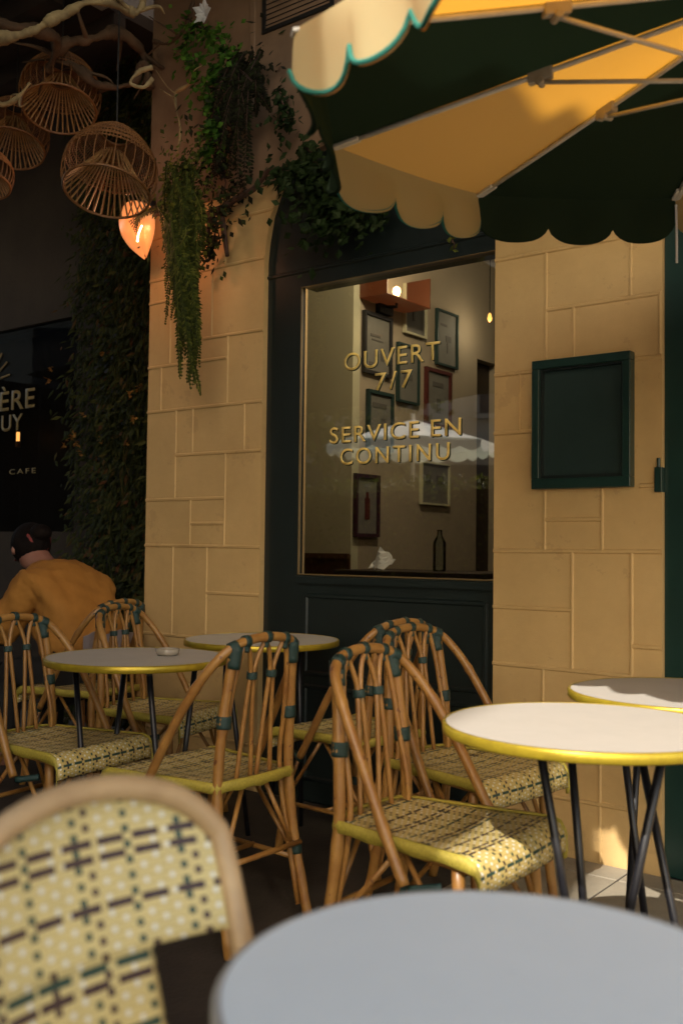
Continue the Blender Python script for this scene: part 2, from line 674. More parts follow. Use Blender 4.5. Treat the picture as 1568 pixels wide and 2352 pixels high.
# ------------------------------------------------------------------ cafe building
cafe = empty('cafe_building', W(0, 0, 0), FROT)
tag(cafe, 'tan painted block stone cafe front with dark green shop windows', 'building')
TH = .32
OUT = (0, -1, 0)


def wall_poly(mb, outer, y0=0., y1=TH):
    """prism from an s,z outline"""
    n = len(outer)
    i = len(mb.v)
    for y in (y0, y1):
        mb.v += [(p[0], y, p[1]) for p in outer]
    mb.f.append(tuple(i + k for k in range(n)))
    mb.f.append(tuple(i + n + k for k in reversed(range(n))))
    for k in range(n):
        k2 = (k + 1) % n
        mb.f.append((i + k2, i + k, i + n + k, i + n + k2))


def beads(mb, H, w=.009, h=.006):
    for a in H:
        mb.bead((a[0], 0, a[1]), (a[2], 0, a[3]), w, h, OUT)


lp = MB()
arch = [(-1.2, 2.43), (-1.19, 2.52), (-1.165, 2.64), (-1.12, 2.745), (-1.055, 2.82), (-.97, 2.865), (-.8, 2.90)]
wall_poly(lp, [(-1.975, 0), (-1.2, 0), (-1.2, 2.43), (-1.975, 2.43)])
LPH = [(-1.975, 2.012, -1.43, 2.01), (-1.975, 1.786, -1.2, 1.785), (-1.765, 1.56, -1.2, 1.557), (-1.975, 1.342, -1.43, 1.342), (-1.65, 1.222, -1.432, 1.222), (-1.975, 1.115, -1.2, 1.112), (-1.54, .892, -1.2, .892), (-1.975, 2.34, -1.82, 2.34), (-1.589, 2.118, -1.2, 2.116), (-1.975, .675, -1.2, .675), (-1.975, .21, -1.2, .21)]
LPV = [(-1.88, 2.01, -1.88, 1.79), (-1.423, 2.118, -1.423, 1.79), (-1.767, 1.785, -1.767, 1.345), (-1.65, 1.78, -1.65, 1.56), (-1.31, 1.78, -1.31, 1.56), (-1.428, 1.557, -1.428, 1.115), (-1.657, 1.34, -1.657, 1.117), (-1.773, 1.113, -1.773, .68), (-1.54, 1.112, -1.54, .68), (-1.533, 2.43, -1.533, 2.12), (-1.82, 2.43, -1.82, 2.02), (-1.6, .67, -1.6, .21)]
beads(lp, LPH)
beads(lp, LPV, .0065, .0055)
lp.build('stone_pillar', M['wall'], cafe)['label'] = 'stone pillar between the green wall and the window'

rp = MB()
wall_poly(rp, [(0, 0), (.654, 0), (.654, 2.43), (0, 2.43)])
RPH = [(0, 2.235, .654, 2.235), (.218, 2.012, .65, 2.014), (0, 1.786, .18, 1.786), (.558, 1.792, .654, 1.79), (0, 1.56, .178, 1.56), (.575, 1.342, .635, 1.342), (.213, 1.226, .437, 1.226), (0, 1.109, .654, 1.111), (0, .895, .323, .895), (.547, .780, .654, .780), (0, .679, .547, .675), (0, .44, .654, .44), (.0, .212, .54, .212)]
RPV = [(.215, 2.233, .215, 1.80), (.541, 2.23, .541, 2.014), (.325, 2.01, .325, 1.82), (.646, 2.013, .646, 1.80), (.106, 1.783, .106, 1.562), (.213, 1.335, .213, 1.113), (.437, 1.335, .437, 1.113), (.323, 1.108, .323, .68), (.546, 1.11, .546, .678), (.209, .675, .209, .445), (.43, .438, .43, .215), (.43, .208, .43, .01)]
beads(rp, RPH)
beads(rp, RPV, .0065, .0055)
rp.lathe([(.001, -.012), (.018, -.012), (.022, -.004), (.03, -.006), (.036, .004)], seg=20)
# turn that little round wall cap to face outward
for k in range(len(rp.v) - 100, len(rp.v)):
    vx, vy, vz = rp.v[k]
    rp.v[k] = (vx + .36, vz, vy + .455)
rp.build('stone_pillar', M['wall'], cafe)['label'] = 'stone pillar between the window and the green door'

uw = MB()
wall_poly(uw, [(-1.975, 2.43)] + arch[:4] + [(-1.09, 2.785), (-1.975, 2.785)])
beads(uw, [(-1.975, 2.671, -1.145, 2.669), (-1.975, 2.455, -1.2, 2.452)])
beads(uw, [(-1.45, 2.67, -1.45, 2.46)], .0065, .0055)
uw.build('stone_course', M['wall'], cafe)
uw = MB()
wall_poly(uw, [(-1.975, 2.785), (-1.09, 2.785), (-1.055, 2.82), (-.97, 2.865), (-.8, 2.90), (0, 2.93), (0, 2.43), (.654, 2.43), (.654, 2.95), (2.1, 2.95), (2.1, 2.43), (6, 2.43), (6, 9), (-1.975, 9)], -.012, TH)
uw.build('upper_wall', M['plaster'], cafe)
rw = MB()
wall_poly(rw, [(2.1, 0), (6, 0), (6, 2.43), (2.1, 2.43)])
rw.build('side_wall', M['wall'], cafe)
# wall bands framing the recessed terrace on the left
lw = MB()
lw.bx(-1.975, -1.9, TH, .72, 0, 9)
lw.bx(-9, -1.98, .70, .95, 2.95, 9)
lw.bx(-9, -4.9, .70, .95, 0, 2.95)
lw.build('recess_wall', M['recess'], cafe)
# upper-storey moulding and vent
md = MB()
md.bx(-1.30, -1.265, -.02, -.002, 3.15, 4.6)
md.bx(-1.975, -.7, -.05, -.002, 4.35, 4.43)
md.build('moulding', M['plaster'], cafe, bev=.006)
vt = MB()
vt.bx(-1.22, -.80, -.02, -.003, 3.50, 3.52)
vt.bx(-1.22, -.80, -.02, -.003, 3.90, 3.92)
vt.bx(-1.22, -1.20, -.02, -.003, 3.52, 3.90)
vt.bx(-.82, -.80, -.02, -.003, 3.52, 3.90)
vent = vt.build('wall_vent', M['iron'], cafe)
vs = MB()
for k in range(15):
    vs.box((-1.01, -.010, 3.54 + k * .0245), (.38, .012, .004), Matrix.Rotation(rad(35), 3, 'X'))
vs.build('vent_slats', M['iron'], vent)

# ---- shop window with the green surround
win = MB()
f0 = .03      # recess of the green frame behind the stone face
win.bx(-1.2, -1.0, f0, .06, 0, 2.43)                          # left stile
win.bx(-1.0, -.002, f0, .14, 0, .99)                          # apron
win.bx(-1.0, -.002, f0, .14, 2.289, 2.43)
wall_poly(win, [(-1.2, 2.43)] + arch + [(0, 2.93), (0, 2.43)], f0, .14)
shop = win.build('shop_window', M['green'], cafe)
tr = MB()
for z0, z1 in ((.10, .50), (.56, .90)):
    for a, b in (((-.95, z0), (-.05, z0)), ((-.95, z1), (-.05, z1)), ((-.95, z0), (-.95, z1)), ((-.05, z0), (-.05, z1))):
        tr.bead((a[0], f0, a[1]), (b[0], f0, b[1]), .012, .008, OUT)
tr.bead((-1.2, f0, 2.36), (0, f0, 2.36), .01, .008, OUT)
tr.bx(-1.0, -.002, f0 - .02, f0 - .001, .955, .985)
tr.build('frame_moulding', M['green'], shop)
sl = MB()
sl.bx(-1.0, -.002, f0 - .004, f0 + .015, .9905, .996)
sl.bx(-1.0, -.997, f0 - .003, f0 + .012, .996, 2.289)
sl.bx(-.997, -.002, f0 - .003, f0 + .012, 2.286, 2.2885)
sl.build('window_bead', M['bead'], shop)
gp = MB()
gp.face([(-.996, .05, .996), (-.002, .05, .996), (-.002, .05, 2.284), (-.996, .05, 2.284)])
pane = gp.build('glass_pane', M['glass'], shop)


def text_mesh(txt, s0, s1, z0, z1, y, mat, parent, name, dx=0, dz=0, bold=.012, sp=1.0, slope=0.):
    c = bpy.data.curves.new('t', 'FONT')
    c.body = txt
    c.size = 1
    c.space_character = sp
    c.offset = bold
    c.extrude = .0
    o = bpy.data.objects.new('t', c)
    COL.objects.link(o)
    dg = bpy.context.evaluated_depsgraph_get()
    me = bpy.data.meshes.new_from_object(o.evaluated_get(dg))
    xs_ = [v.co.x for v in me.vertices]
    ys_ = [v.co.y for v in me.vertices]
    x0, x1, y0, y1 = min(xs_), max(xs_), min(ys_), max(ys_)
    for v in me.vertices:
        a = (v.co.x - x0) / (x1 - x0)
        b = (v.co.y - y0) / (y1 - y0)
        v.co = (s0 + (s1 - s0) * a + dx, y, z0 + (z1 - z0) * b + slope * a + dz)
    bpy.data.objects.remove(o)
    me.materials.clear()
    me.materials.append(mat)
    me.name = name
    o = bpy.data.objects.new(name, me)
    COL.objects.link(o)
    o.parent = parent
    m = o.modifiers.new('s', 'SOLIDIFY')
    m.thickness = .0012
    return o


for txt, s0, s1, z0, z1, sp in (('OUVERT', -.767, -.278, 1.886, 1.963, 1.12), ('7/7', -.60, -.412, 1.785, 1.860, 1.25),
                            ('SERVICE EN', -.841, -.176, 1.571, 1.642, 1.12), ('CONTINU', -.783, -.229, 1.474, 1.545, 1.2)):
    text_mesh(txt, s0, s1, z0, z1, .046, M['gold'], shop, 'lettering', bold=.002, sp=sp)
    text_mesh(txt, s0, s1, z0, z1, .0485, M['shadow_paint'], shop, 'letter_shade', dx=.005, dz=-.004, bold=.002, sp=sp)

# ---- green door at the right
dr = MB()
dr.bx(.654, .74, .02, .16, 0, 2.95)
dr.bx(.74, .80, .05, .16, 0, 2.95)
dr.bx(.80, .95, .035, .12, .02, 2.95)
dr.bx(.95, 1.9, .06, .10, .02, .9)
dr.bx(.95, 1.9, .035, .12, .9, 1.0)
dr.bx(.95, 1.9, .035, .12, 2.2, 2.95)
dr.bx(1.9, 2.1, .02, .16, 0, 2.95)
door = dr.build('shop_door', M['door_green'], cafe, bev=.004)
ds = MB()
ds.bead((.768, .05, .02), (.768, .05, 2.9), .006, .006, OUT)
ds.bead((.795, .05, .02), (.795, .05, 2.9), .004, .006, OUT)
ds.build('frame_moulding', M['door_green'], door)
gp = MB()
gp.face([(.95, .07, 1.0), (1.9, .07, 1.0), (1.9, .07, 2.2), (.95, .07, 2.2)])
gp.build('glass_pane', M['glass_dark'], door)
lt = MB()
lt.bx(.630, .656, -.012, .03, 1.318, 1.405)
lt.tube([(.643, -.004, 1.39), (.643, -.004, 1.437)], .0065, 10)
lt.build('door_hinge', M['door_green'], door, bev=.002)
# slabs over the bays, added out of frame to shade the upper wall
bl = MB()
bl.bx(-.25, 5.5, -2.35, -.003, 3.25, 3.43)
bl.bx(-2.4, -.26, -3.3, -.003, 4.0, 4.18)
bal = bl.build('shade_slab', M['stone_city'], cafe)
br = MB()
for k in range(40):
    br.tube([(-.2 + k * .14, -2.3, 3.43), (-.2 + k * .14, -2.3, 4.35)], .008, 6)
br.bx(-.25, 5.5, -2.33, -2.27, 4.35, 4.39)
br.build('shade_slab_railing', M['iron'], bal)

# ---- room behind the window
rm = MB()
rm.bx(-1.9, -1.13, .60, .66, .96, 3.0)
rm.build('partition_wall', M['room'], cafe)
pd = MB()
pd.bx(-1.9, -1.128, .585, .598, 0, 1.08)
pd.bx(-1.9, -1.126, .57, .585, 1.06, 1.085)
pd.build('wood_panelling', M['wood_red'], cafe)
rm = MB()
rm.bx(-1.19, -1.13, .66, 1.86, 0, 3.0)
rm.bx(-1.19, -1.13, 2.12, 5.0, 0, 3.0)
rm.bx(-1.19, -1.13, 1.86, 2.12, 2.27, 3.0)
rm.bx(-1.19, 3.0, 5.0, 5.06, 0, 3.0)
rm.bx(3.0, 3.06, .33, 5.06, 0, 3.0)
rm.build('room_wall', M['room_far'], cafe)
rm = MB()
rm.bx(-1.7, -1.192, 1.7, 2.3, 0, 2.35)
rm.build('dark_opening', M['dark_wood'], cafe)
rm = MB()
rm.bx(-1.895, 3.06, .33, 5.06, 3.0, 3.06)
rm.build('room_ceiling', M['ceiling'], cafe)
rm = MB()
rm.bx(-1.895, 3.06, .33, 5.06, -.01, .012)
rm.build('room_floor', M['dark_wood'], cafe)


def picture(y0, y1, z0, z1, fm, label, art, fw=.018):
    """a framed picture on the room's side wall (plane x = -1.13)"""
    root = empty('framed_picture', W(-1.128, -(y0 + y1) / 2, z0), FROT)
    tag(root, label, 'picture', 'pictures on the room wall')
    w, h = (y1 - y0), (z1 - z0)
    m = MB()
    m.bx(.001, .022, -w / 2, -w / 2 + fw, 0, h)
    m.bx(.001, .022, w / 2 - fw, w / 2, 0, h)
    m.bx(.001, .022, -w / 2 + fw, w / 2 - fw, 0, fw)
    m.bx(.001, .022, -w / 2 + fw, w / 2 - fw, h - fw, h)
    m.build('frame', fm, root)
    m = MB()
    m.bx(.001, .010, -w / 2 + fw, w / 2 - fw, fw, h - fw)
    m.build('print', M['paper'], root)
    m = MB()
    for (a, b, c, d) in art:
        m.bx(.0105, .0125, -w / 2 + a * w, -w / 2 + b * w, c * h, d * h)
    m.build('artwork', M['print_ink'] if fm is not M['purple_paint'] else M['red_paint'], root)


picture(.67, .92, 2.01, 2.33, M['ink'], 'black framed print below the amber lamp, seen through the window', [(.25, .6, .62, .66), (.3, .7, .56, .58), (.62, .75, .25, .45), (.2, .5, .15, .2)])
picture(.71, .94, 1.62, 1.93, M['teal_paint'], 'teal framed print behind the word SERVICE', [(.2, .75, .72, .80), (.55, .7, .35, .55), (.25, .6, .2, .26)])
picture(.61, .82, 1.17, 1.49, M['purple_paint'], 'plum framed print with a red bottle shape, lowest on the room wall', [(.42, .62, .28, .62), (.47, .57, .62, .72)])
picture(1.04, 1.26, 2.28, 2.55, M['room'], 'pale unframed looking print high beside the lamp', [(.4, .5, .3, .6)], .012)
picture(1.37, 1.60, 2.16, 2.48, M['teal_paint'], 'grey blue print with a dark glass shape, farthest high print', [(.45, .7, .45, .56), (.5, .56, .25, .45), (.2, .5, .72, .76)], .012)
picture(.98, 1.19, 1.90, 2.22, M['teal_paint'], 'small bluish framed print behind the word OUVERT', [(.3, .7, .4, .5)], .012)
picture(1.26, 1.53, 1.80, 2.13, M['red_paint'], 'red framed print right of the seven over seven', [(.3, .7, .7, .78), (.45, .6, .25, .5)], .02)
picture(1.22, 1.52, 1.36, 1.60, M['room'], 'pale wide print low behind the word CONTINU', [(.15, .35, .5, .7), (.55, .8, .5, .7)], .01)

# amber wall lamp inside
la = empty('wall_lamp', W(-1.128, -.85, 2.43), FROT)
tag(la, 'amber glass wall lamp with lit bulb inside the window', 'lamp')
m = MB()
m.grid([[(.002, -.20, .12), (.17, -.20, .12)], [(.002, -.20, -.04), (.17, -.20, -.04)], [(.002, .20, -.04), (.17, .20, -.04)], [(.002, .20, .12), (.17, .20, .12)]])
m.build('lamp_shade', M['amber_shade'], la, solid=.006)
m = MB()
m.bx(0, .03, -.06, .06, -.09, -.02)
m.tube([(.02, 0, -.05), (.09, .0, -.06), (.09, 0, -.02)], .009, 8)
m.build('lamp_arm', M['iron'], la)
m = MB()
m.lathe([(.004, -.02), (.014, -.012), (.022, .008), (.02, .026), (.008, .036)], (.09, 0, .01), 16)
m.build('bulb', M['bulb'], la, smooth=True)
pl = bpy.data.lights.new('room_bulb_light', 'POINT')
pl.energy, pl.color, pl.shadow_soft_size = 1.4, (1, .72, .45), .05
plo = bpy.data.objects.new('bulb_light', pl)
COL.objects.link(plo)
plo.parent = la
plo.location = (.30, -.05, .05)
# one bulb by the opening, two unseen bulbs added for room light
for (s, d, z, e_) in ((-.958, -1.7, 2.464, .5), (1.3, -1.9, 2.7, 2.6), (-.35, -.34, 2.72, 11.0)):
    cb = empty('pendant_bulb', W(s, d, z), FROT)
    tag(cb, 'small bare glowing bulb hanging by the dark opening inside' if s < -.5 else 'unseen bulb added behind the window top to brighten the partition' if s < 0 else 'unseen bulb added at the right to light the room', 'lamp')
    m = MB()
    m.lathe([(.003, -.022), (.011, -.014), (.014, 0), (.010, .018), (.005, .03)], (0, 0, 0), 14)
    m.build('bulb', M['ember'], cb, smooth=True)
    m = MB()
    m.tube([(0, 0, .03), (0, 0, 3.0 - z)], .0025, 5)
    m.build('cord', M['iron'], cb)
    q = bpy.data.lights.new('pendant_light', 'POINT')
    q.energy, q.color, q.shadow_soft_size = e_, (1, .80, .58), .04
    qo = bpy.data.objects.new('bulb_light', q)
    COL.objects.link(qo)
    qo.parent = cb
    qo.location = (0, 0, -.06)

# things on a table behind the glass
tt = empty('window_table', W(-.75, -.55, 0), FROT)
tag(tt, 'dark cafe table just behind the window glass', 'table')
m = MB()
m.bx(-.28, .5, -.22, .25, .985, 1.01)
m.build('table_top', M['dark_wood'], tt, bev=.004)
m = MB()
m.tube([(.1, 0, 0), (.1, 0, .985)], .03, 10)
m.build('leg', M['iron'], tt)
m = MB()
P = [[V((i * .018 + .006 * j, j * .014 + .012 * math.sin(i * 1.3 + j), .004 + j * .020 * (1 - .12 * i) + .006 * math.sin(i * 2.3 + j * 1.7))) for j in range(6)] for i in range(6)]
m.grid(P)
tag(m.build('paper_napkin', M['white'], loc=W(-.93, -.47, 1.012), rz=FROT, solid=.002), 'crumpled white napkin standing on the table behind glass', 'napkin')
m = MB()
m.lathe([(.028, 0), (.03, .01), (.03, .13), (.012, .165), (.012, .19)], (0, 0, 0), 20)
tag(m.build('glass_bottle', M['bottle'], loc=W(-.55, -.5, 1.011), rz=FROT, smooth=True), 'clear glass bottle on the table behind the window', 'bottle')

# ---- second window, recessed, at far left
w2 = MB()
w2.bx(-4.9, -3.2, .70, .84, 0, 1.2)
w2.bx(-4.9, -3.2, .70, .84, 2.62, 2.95)
w2.bx(-3.45, -3.2, .70, .84, 1.2, 2.62)
w2.bx(-4.9, -4.78, .70, .84, 1.2, 2.62)
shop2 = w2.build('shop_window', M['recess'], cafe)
shop2['label'] = 'recessed dark shop window with gold lettering at the left'
m = MB()
m.face([(-4.78, .73, 1.2), (-3.45, .73, 1.2), (-3.45, .73, 2.62), (-4.78, .73, 2.62)])
m.build('glass_pane', M['glass_dark'], shop2)
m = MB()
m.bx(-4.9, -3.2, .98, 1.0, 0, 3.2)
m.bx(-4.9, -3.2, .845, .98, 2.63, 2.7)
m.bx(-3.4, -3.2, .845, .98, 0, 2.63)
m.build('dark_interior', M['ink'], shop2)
text_mesh('PÈRE', -4.47, -3.93, 2.052, 2.225, .722, M['gold_dim'], shop2, 'lettering', bold=.012, sp=1.08)
text_mesh('UY', -4.31, -4.06, 1.905, 2.02, .722, M['gold_dim'], shop2, 'lettering', bold=.012, sp=1.08)
text_mesh('CAFE', -4.20, -3.9, 1.60, 1.635, .722, M['gold_dim'], shop2, 'lettering', bold=.002, sp=1.4)
m = MB()
c = V((-4.46, .72, 2.27))
for a in (8, 32, 55, 78, 102, 126, 150, 173):
    d = V((math.cos(rad(a)), 0, math.sin(rad(a))))
    m.tube([c + d * .13, c + d * .24], .006, 6)
m.build('sunburst_emblem', M['gold_dim'], shop2)

gl = empty('window_candle_lamp', at_off(42, 1004, -.82), FROT)
tag(gl, 'small amber light glowing in the dark left window', 'lamp')
m = MB()
m.lathe([(.012, -.03), (.012, .035)], seg=12)
m.build('glow', M['ember'], gl)
m = MB()
m.lathe([(.018, -.07), (.018, -.03)], seg=12)
m.build('holder', M['rattan_dark'], gl)

# ---- living green wall beside it
R = random.Random(11)


def rnd_dir(R, spread=1.):
    return V((R.uniform(-1, 1), R.uniform(-1, 1), R.uniform(-1, 1))).normalized() * spread


gw = empty('green_wall', W(-2.6, -.66, 0), FROT)
tag(gw, 'dark living wall of ferns and creepers beside the pillar', 'plant')
m = MB()
m.bx(-.62, .62, .0, .06, 0, 4.2)
m.build('backing', M['dark_wood'], gw)
m = MB()
for k in range(26000):
    x, z = R.uniform(-.72, .62), R.uniform(.05, 4.1)
    if x < -.45 and R.random() < (-.45 - x) * 3: continue
    y = -abs(R.gauss(0, .07)) - .01 - .08 * (.5 + .5 * math.sin(x * 9 + z * 5) * math.sin(z * 7 - x * 4))
    d = V((R.uniform(-.7, .7), -R.uniform(.1, .8), -R.uniform(.1, 1.2)))
    m.leaf(V((x, y, z)), d, V((0, -1, .3)), R.uniform(.03, .085), R.uniform(.008, .02))
m.build('leaves', M['leaf_moss'], gw)
m = MB()
for k in range(240):                      # long hanging grassy fronds
    x, z = R.uniform(-.2, .6), R.uniform(1.4, 3.8)
    L = R.uniform(.25, .6)
    pts = [V((x + R.uniform(-.01, .01) * j, -.16 - .05 * math.sin(j / 5 * 3), z - L * j / 5)) for j in range(6)]
    m.tube(pts, [.004, .0015], 4, .4)
m.build('fronds', M['leaf_moss'], gw)
m = MB()
for (px, py) in ((195, 950), (162, 1008), (178, 1018), (172, 1000), (188, 1040), (148, 1025), (235, 810), (118, 845), (112, 872), (300, 905), (310, 960), (295, 1020), (235, 1010), (320, 890)):
    q = gw_inv = (Matrix.Translation(W(-2.6, -.66, 0)) @ Matrix.Rotation(FROT, 4, 'Z')).inverted() @ at_off(px, py, -.45)
    for j in range(7):
        m.leaf(q + rnd_dir(R, .012), rnd_dir(R) + V((0, -.6, 0)), V((0, 0, 1)), .028, .012)
m.build('flowers', M['flower'], gw)

# ------------------------------------------------------------------ menu box, on the pillar
mb = empty('menu_box', W(.368, 0, 1.338), FROT)
tag(mb, 'empty dark green menu case fixed to the right pillar', 'menu case')
m = MB()
hw, H = .189, .478
for (x0, x1, z0, z1) in ((-hw, hw, 0, .038), (-hw, hw, H - .032, H), (-hw, -hw + .03, .038, H - .032), (hw - .03, hw, .038, H - .032)):
    m.bx(x0, x1, -.045, -.001, z0, z1)
m.build('frame', M['door_green'], mb, bev=.003)
m = MB()
m.bx(-hw + .03, hw - .03, -.012, -.002, .038, H - .032)
m.build('back_panel', M['menu_panel'], mb)
m = MB()
for (x0, x1, z0, z1) in ((-hw + .03, hw - .03, .038, .05), (-hw + .03, hw - .03, H - .04, H - .032), (-hw + .03, -hw + .037, .05, H - .04), (hw - .037, hw - .03, .05, H - .04)):
    m.bx(x0, x1, -.032, -.013, z0, z1)
m.build('inner_rebate', M['green'], mb)

# ------------------------------------------------------------------ shell wall lamp on the left pillar
sl_ = empty('shell_lamp', W(-1.86, .12, 2.675), FROT)
tag(sl_, 'glowing orange shell shaped lamp behind hanging fern', 'lamp')
m = MB()
n_, k_ = 22, 14
P = []
for i in range(n_ + 1):
    a = i / n_
    row_ = []
    for j in range(k_ + 1):
        b = j / k_
        ang = -2.2 + 3.4 * b
        r = .150 * math.sin(.85 + a * 2.24) * (1 + .07 * math.sin(j * 2.4) * a)
        row_.append(V((math.sin(ang) * r * .9 - .02 + .05 * (a - .5), -math.cos(ang) * r * .55 - .02, .11 - a * .25 + .015 * math.cos(ang * 2))))
    P.append(row_)
m.grid(P)
m.build('shell_shade', M['shell'], sl_, smooth=True, solid=.004)
m = MB()
m.tube(smooth_path([(.035, -.100, -.095), (.052, -.108, -.06), (.066, -.100, -.02)]), [.005, .011, .004], 8)
m.build('glow_tube', M['bulb'], sl_, smooth=True)
m = MB()
m.lathe([(.035, -.02), (.035, .02)], (0, 0, .12), 16)
m.build('wall_mount', M['iron'], sl_)
q = bpy.data.lights.new('shell_light', 'POINT')
q.energy, q.color, q.shadow_soft_size = 1.1, (1, .40, .18), .05
qo = bpy.data.objects.new('bulb_light', q)
COL.objects.link(qo)
qo.parent = sl_
qo.location = (.10, -.24, -.05)


# ------------------------------------------------------------------ pergola ceiling, branches, lanterns at left
m = MB()
m.bx(-7.5, -2.42, -4.3, .69, 4.05, 4.12)
for k in range(11):
    m.bx(-7.5, -2.42, -4.1 + k * .42, -4.02 + k * .42, 3.93, 4.048)
pg = m.build('pergola_roof', M['ceiling'], loc=W(0, 0, 0), rz=FROT)
m = MB()
P = [[V((-7.5 + 6.2 * i / 12, -1.7 - 4.0 * j / 8, 2.98 - .25 * j / 8 + .03 * math.sin(i * 1.7))) for j in range(9)] for i in range(13)]
m.grid(P)  # unseen canvas added to darken the left of the terrace
tag(m.build('added_awning', M['fab_green'], loc=W(0, 0, 0), rz=FROT, solid=.006), 'dark green canvas added out of frame to shade the left of the terrace', 'added_awning')
m = MB()
for k in range(26):
    m.bx(-6.6, -6.57, -5.4 + k * .2, -5.4 + k * .2 + .185, .05, 2.7)  # boards added out of view to block low light from the left
m.bx(-6.64, -6.60, -5.4, -.2, .3, .38)
m.bx(-6.64, -6.60, -5.4, -.2, 2.3, 2.38)
tag(m.build('added_screen', M['dark_wood'], loc=W(0, 0, 0), rz=FROT), 'dark boards added out of frame to block light from the left', 'screen')
tag(pg, 'dark timber roof over the left side of the terrace', 'pergola')


def branch(pts, r, mat, label, wob=.25, twigs=0, seed=1, world_pts=True):
    R = random.Random(seed)
    P = smooth_path(pts, 8)
    P = [p + rnd_dir(R, r * .12) for p in P]
    rs = [r * (1 + wob * (math.sin(i * .55 + seed) * .6 + math.sin(i * .23 + seed * 2)) + R.uniform(-.06, .06)) * (1 - .3 * i / len(P)) for i in range(len(P))]
    m = MB()
    m.tube(P, rs, 9)
    for k in range(twigs):
        p = P[R.randrange(2, len(P) - 2)]
        d = rnd_dir(R)
        d.z *= .5
        m.tube(smooth_path([p, p + d * .12, p + d * .2 + rnd_dir(R, .06)], 4), [r * .5, r * .15], 6)
    o = m.build('branch', mat, loc=P[0], world=True, smooth=True)
    tag(o, label, 'branch', 'branches under the terrace roof')
    return o


def apx(L, Y):
    return [at_y(x, y, Y + dy) for x, y, dy in L]


branch(apx([(-40, 100, .1), (0, 88, 0), (50, 80, 0), (92, 62, 0), (120, 45, 0), (157, 28, 0), (196, 8, 0), (252, 5, .05), (297, 25, .1), (318, 26, .1), (330, 0, .1), (340, -60, .1)], 4.1), .022, M['drift'], 'pale knobbly driftwood branch arching across the top corner', .3, 3, 3)
branch(apx([(-40, 40, 0), (30, 60, 0), (90, 70, .1), (130, 90, .2), (125, 130, .3), (110, 160, .4)], 4.4), .028, M['branch'], 'thick brown branch below the pale driftwood at the left edge', .3, 3, 5)
branch(apx([(120, 110, 0), (170, 95, 0), (210, 90, 0), (260, 75, .1), (300, 90, .1), (330, 130, .2), (345, 200, .2)], 4.7), .03, M['branch'], 'brown branch curving under the driftwood above the lanterns', .35, 4, 7)
branch(apx([(150, 140, 0), (190, 165, 0), (215, 190, 0), (270, 200, .1), (310, 185, .1), (325, 150, .1), (350, 160, .1)], 4.8), .022, M['branch'], 'twisted thin branch looping beside the pillar top', .35, 5, 9)
branch(apx([(350, 155, 0), (320, 165, 0), (300, 190, 0), (330, 200, 0), (352, 180, 0)], 4.3), .010, M['drift'], 'small pale curled twig at the pillar edge', .3, 0, 10)
branch(apx([(-20, 230, 0), (10, 240, 0), (40, 225, 0), (70, 190, 0)], 4.6), .012, M['drift'], 'thin pale twig over the left lanterns', .3, 2, 12)
branch([at_off(x, y, .1) for x, y in ((355, 95), (385, 100), (420, 70), (440, 20), (450, -40))], .012, M['branch'], 'brown twig crossing the top of the pillar', .3, 2, 14)
branch([at_off(x, y, .12) for x, y in ((452, 182), (425, 200), (403, 215), (405, 250), (415, 300), (408, 350))], .008, M['drift'], 'thin pale root beside the bright hanging plant', .3, 3, 15)


def lantern(px, py, Y, R0, label, seed, mat='lantern_cane'):
    c = at_y(px, py, Y)
    root = empty('lantern', c)
    root.rotation_euler = (rad(-17), rad(4) * math.sin(seed * 2), 0)
    tag(root, label, 'lantern', 'woven cane lanterns')
    prof = lambda t: R0 * math.sin(math.pi * (.06 + .62 * t)) ** .62      # t 0 top .. 1 bottom
    zz = lambda t: R0 * (.88 - 1.50 * t)
    m = MB()
    N = 80
    for k in range(N):
        a = 2 * math.pi * k / N
        pts = [V((math.cos(a) * prof(t / 9), math.sin(a) * prof(t / 9), zz(t / 9))) for t in range(6)]
        m.tube(pts, .0032, 4)
    for t in [x / 30 for x in range(1, 17)]:
        if int(t * 30) % 3 == 0: continue
        m.tube([V((math.cos(b * math.pi / 16) * (prof(t) + .002), math.sin(b * math.pi / 16) * (prof(t) + .002), zz(t))) for b in range(33)], .0035, 4)
    m.build('woven_dome', M[mat], root)
    m = MB()
    N = 30
    for k in range(N):                        # outer side canes
        a = 2 * math.pi * k / N
        pts = [V((math.cos(a) * prof(t / 9), math.sin(a) * prof(t / 9), zz(t / 9))) for t in range(5, 10)]
        m.tube(pts, .0028, 4)
    m.build('side_canes', M[mat], root)
    m = MB()
    rb = prof(1.)
    for k in range(36):                        # inner funnel
        a = 2 * math.pi * k / 36
        pts = [V((math.cos(a) * r, math.sin(a) * r, z)) for r, z in ((R0 * .30, zz(.42)), (R0 * .42, zz(.55)), (R0 * .60, zz(.75)), (rb * .97, zz(1.)))]
        m.tube(smooth_path(pts, 4), .0042, 5)
    m.build('funnel_canes', M['funnel_cane'], root)
    m = MB()
    for r, z, th in ((rb, zz(1.), .006), (R0 * .30, zz(.42), .006), (prof(.0), zz(0), .006)):
        m.tube([V((math.cos(b * math.pi / 20) * r, math.sin(b * math.pi / 20) * r, z)) for b in range(41)], th, 6)
    m.build('rings', M[mat], root)
    m = MB()
    Ri = root.rotation_euler.to_matrix().inverted()
    tp_ = V((0, 0, R0 * .88))
    m.tube([tp_, tp_ + Ri @ V((0, 0, 4.04 - c.z - R0 * .84))], .004, 5)
    m.build('cord', M['iron'], root)
    return root


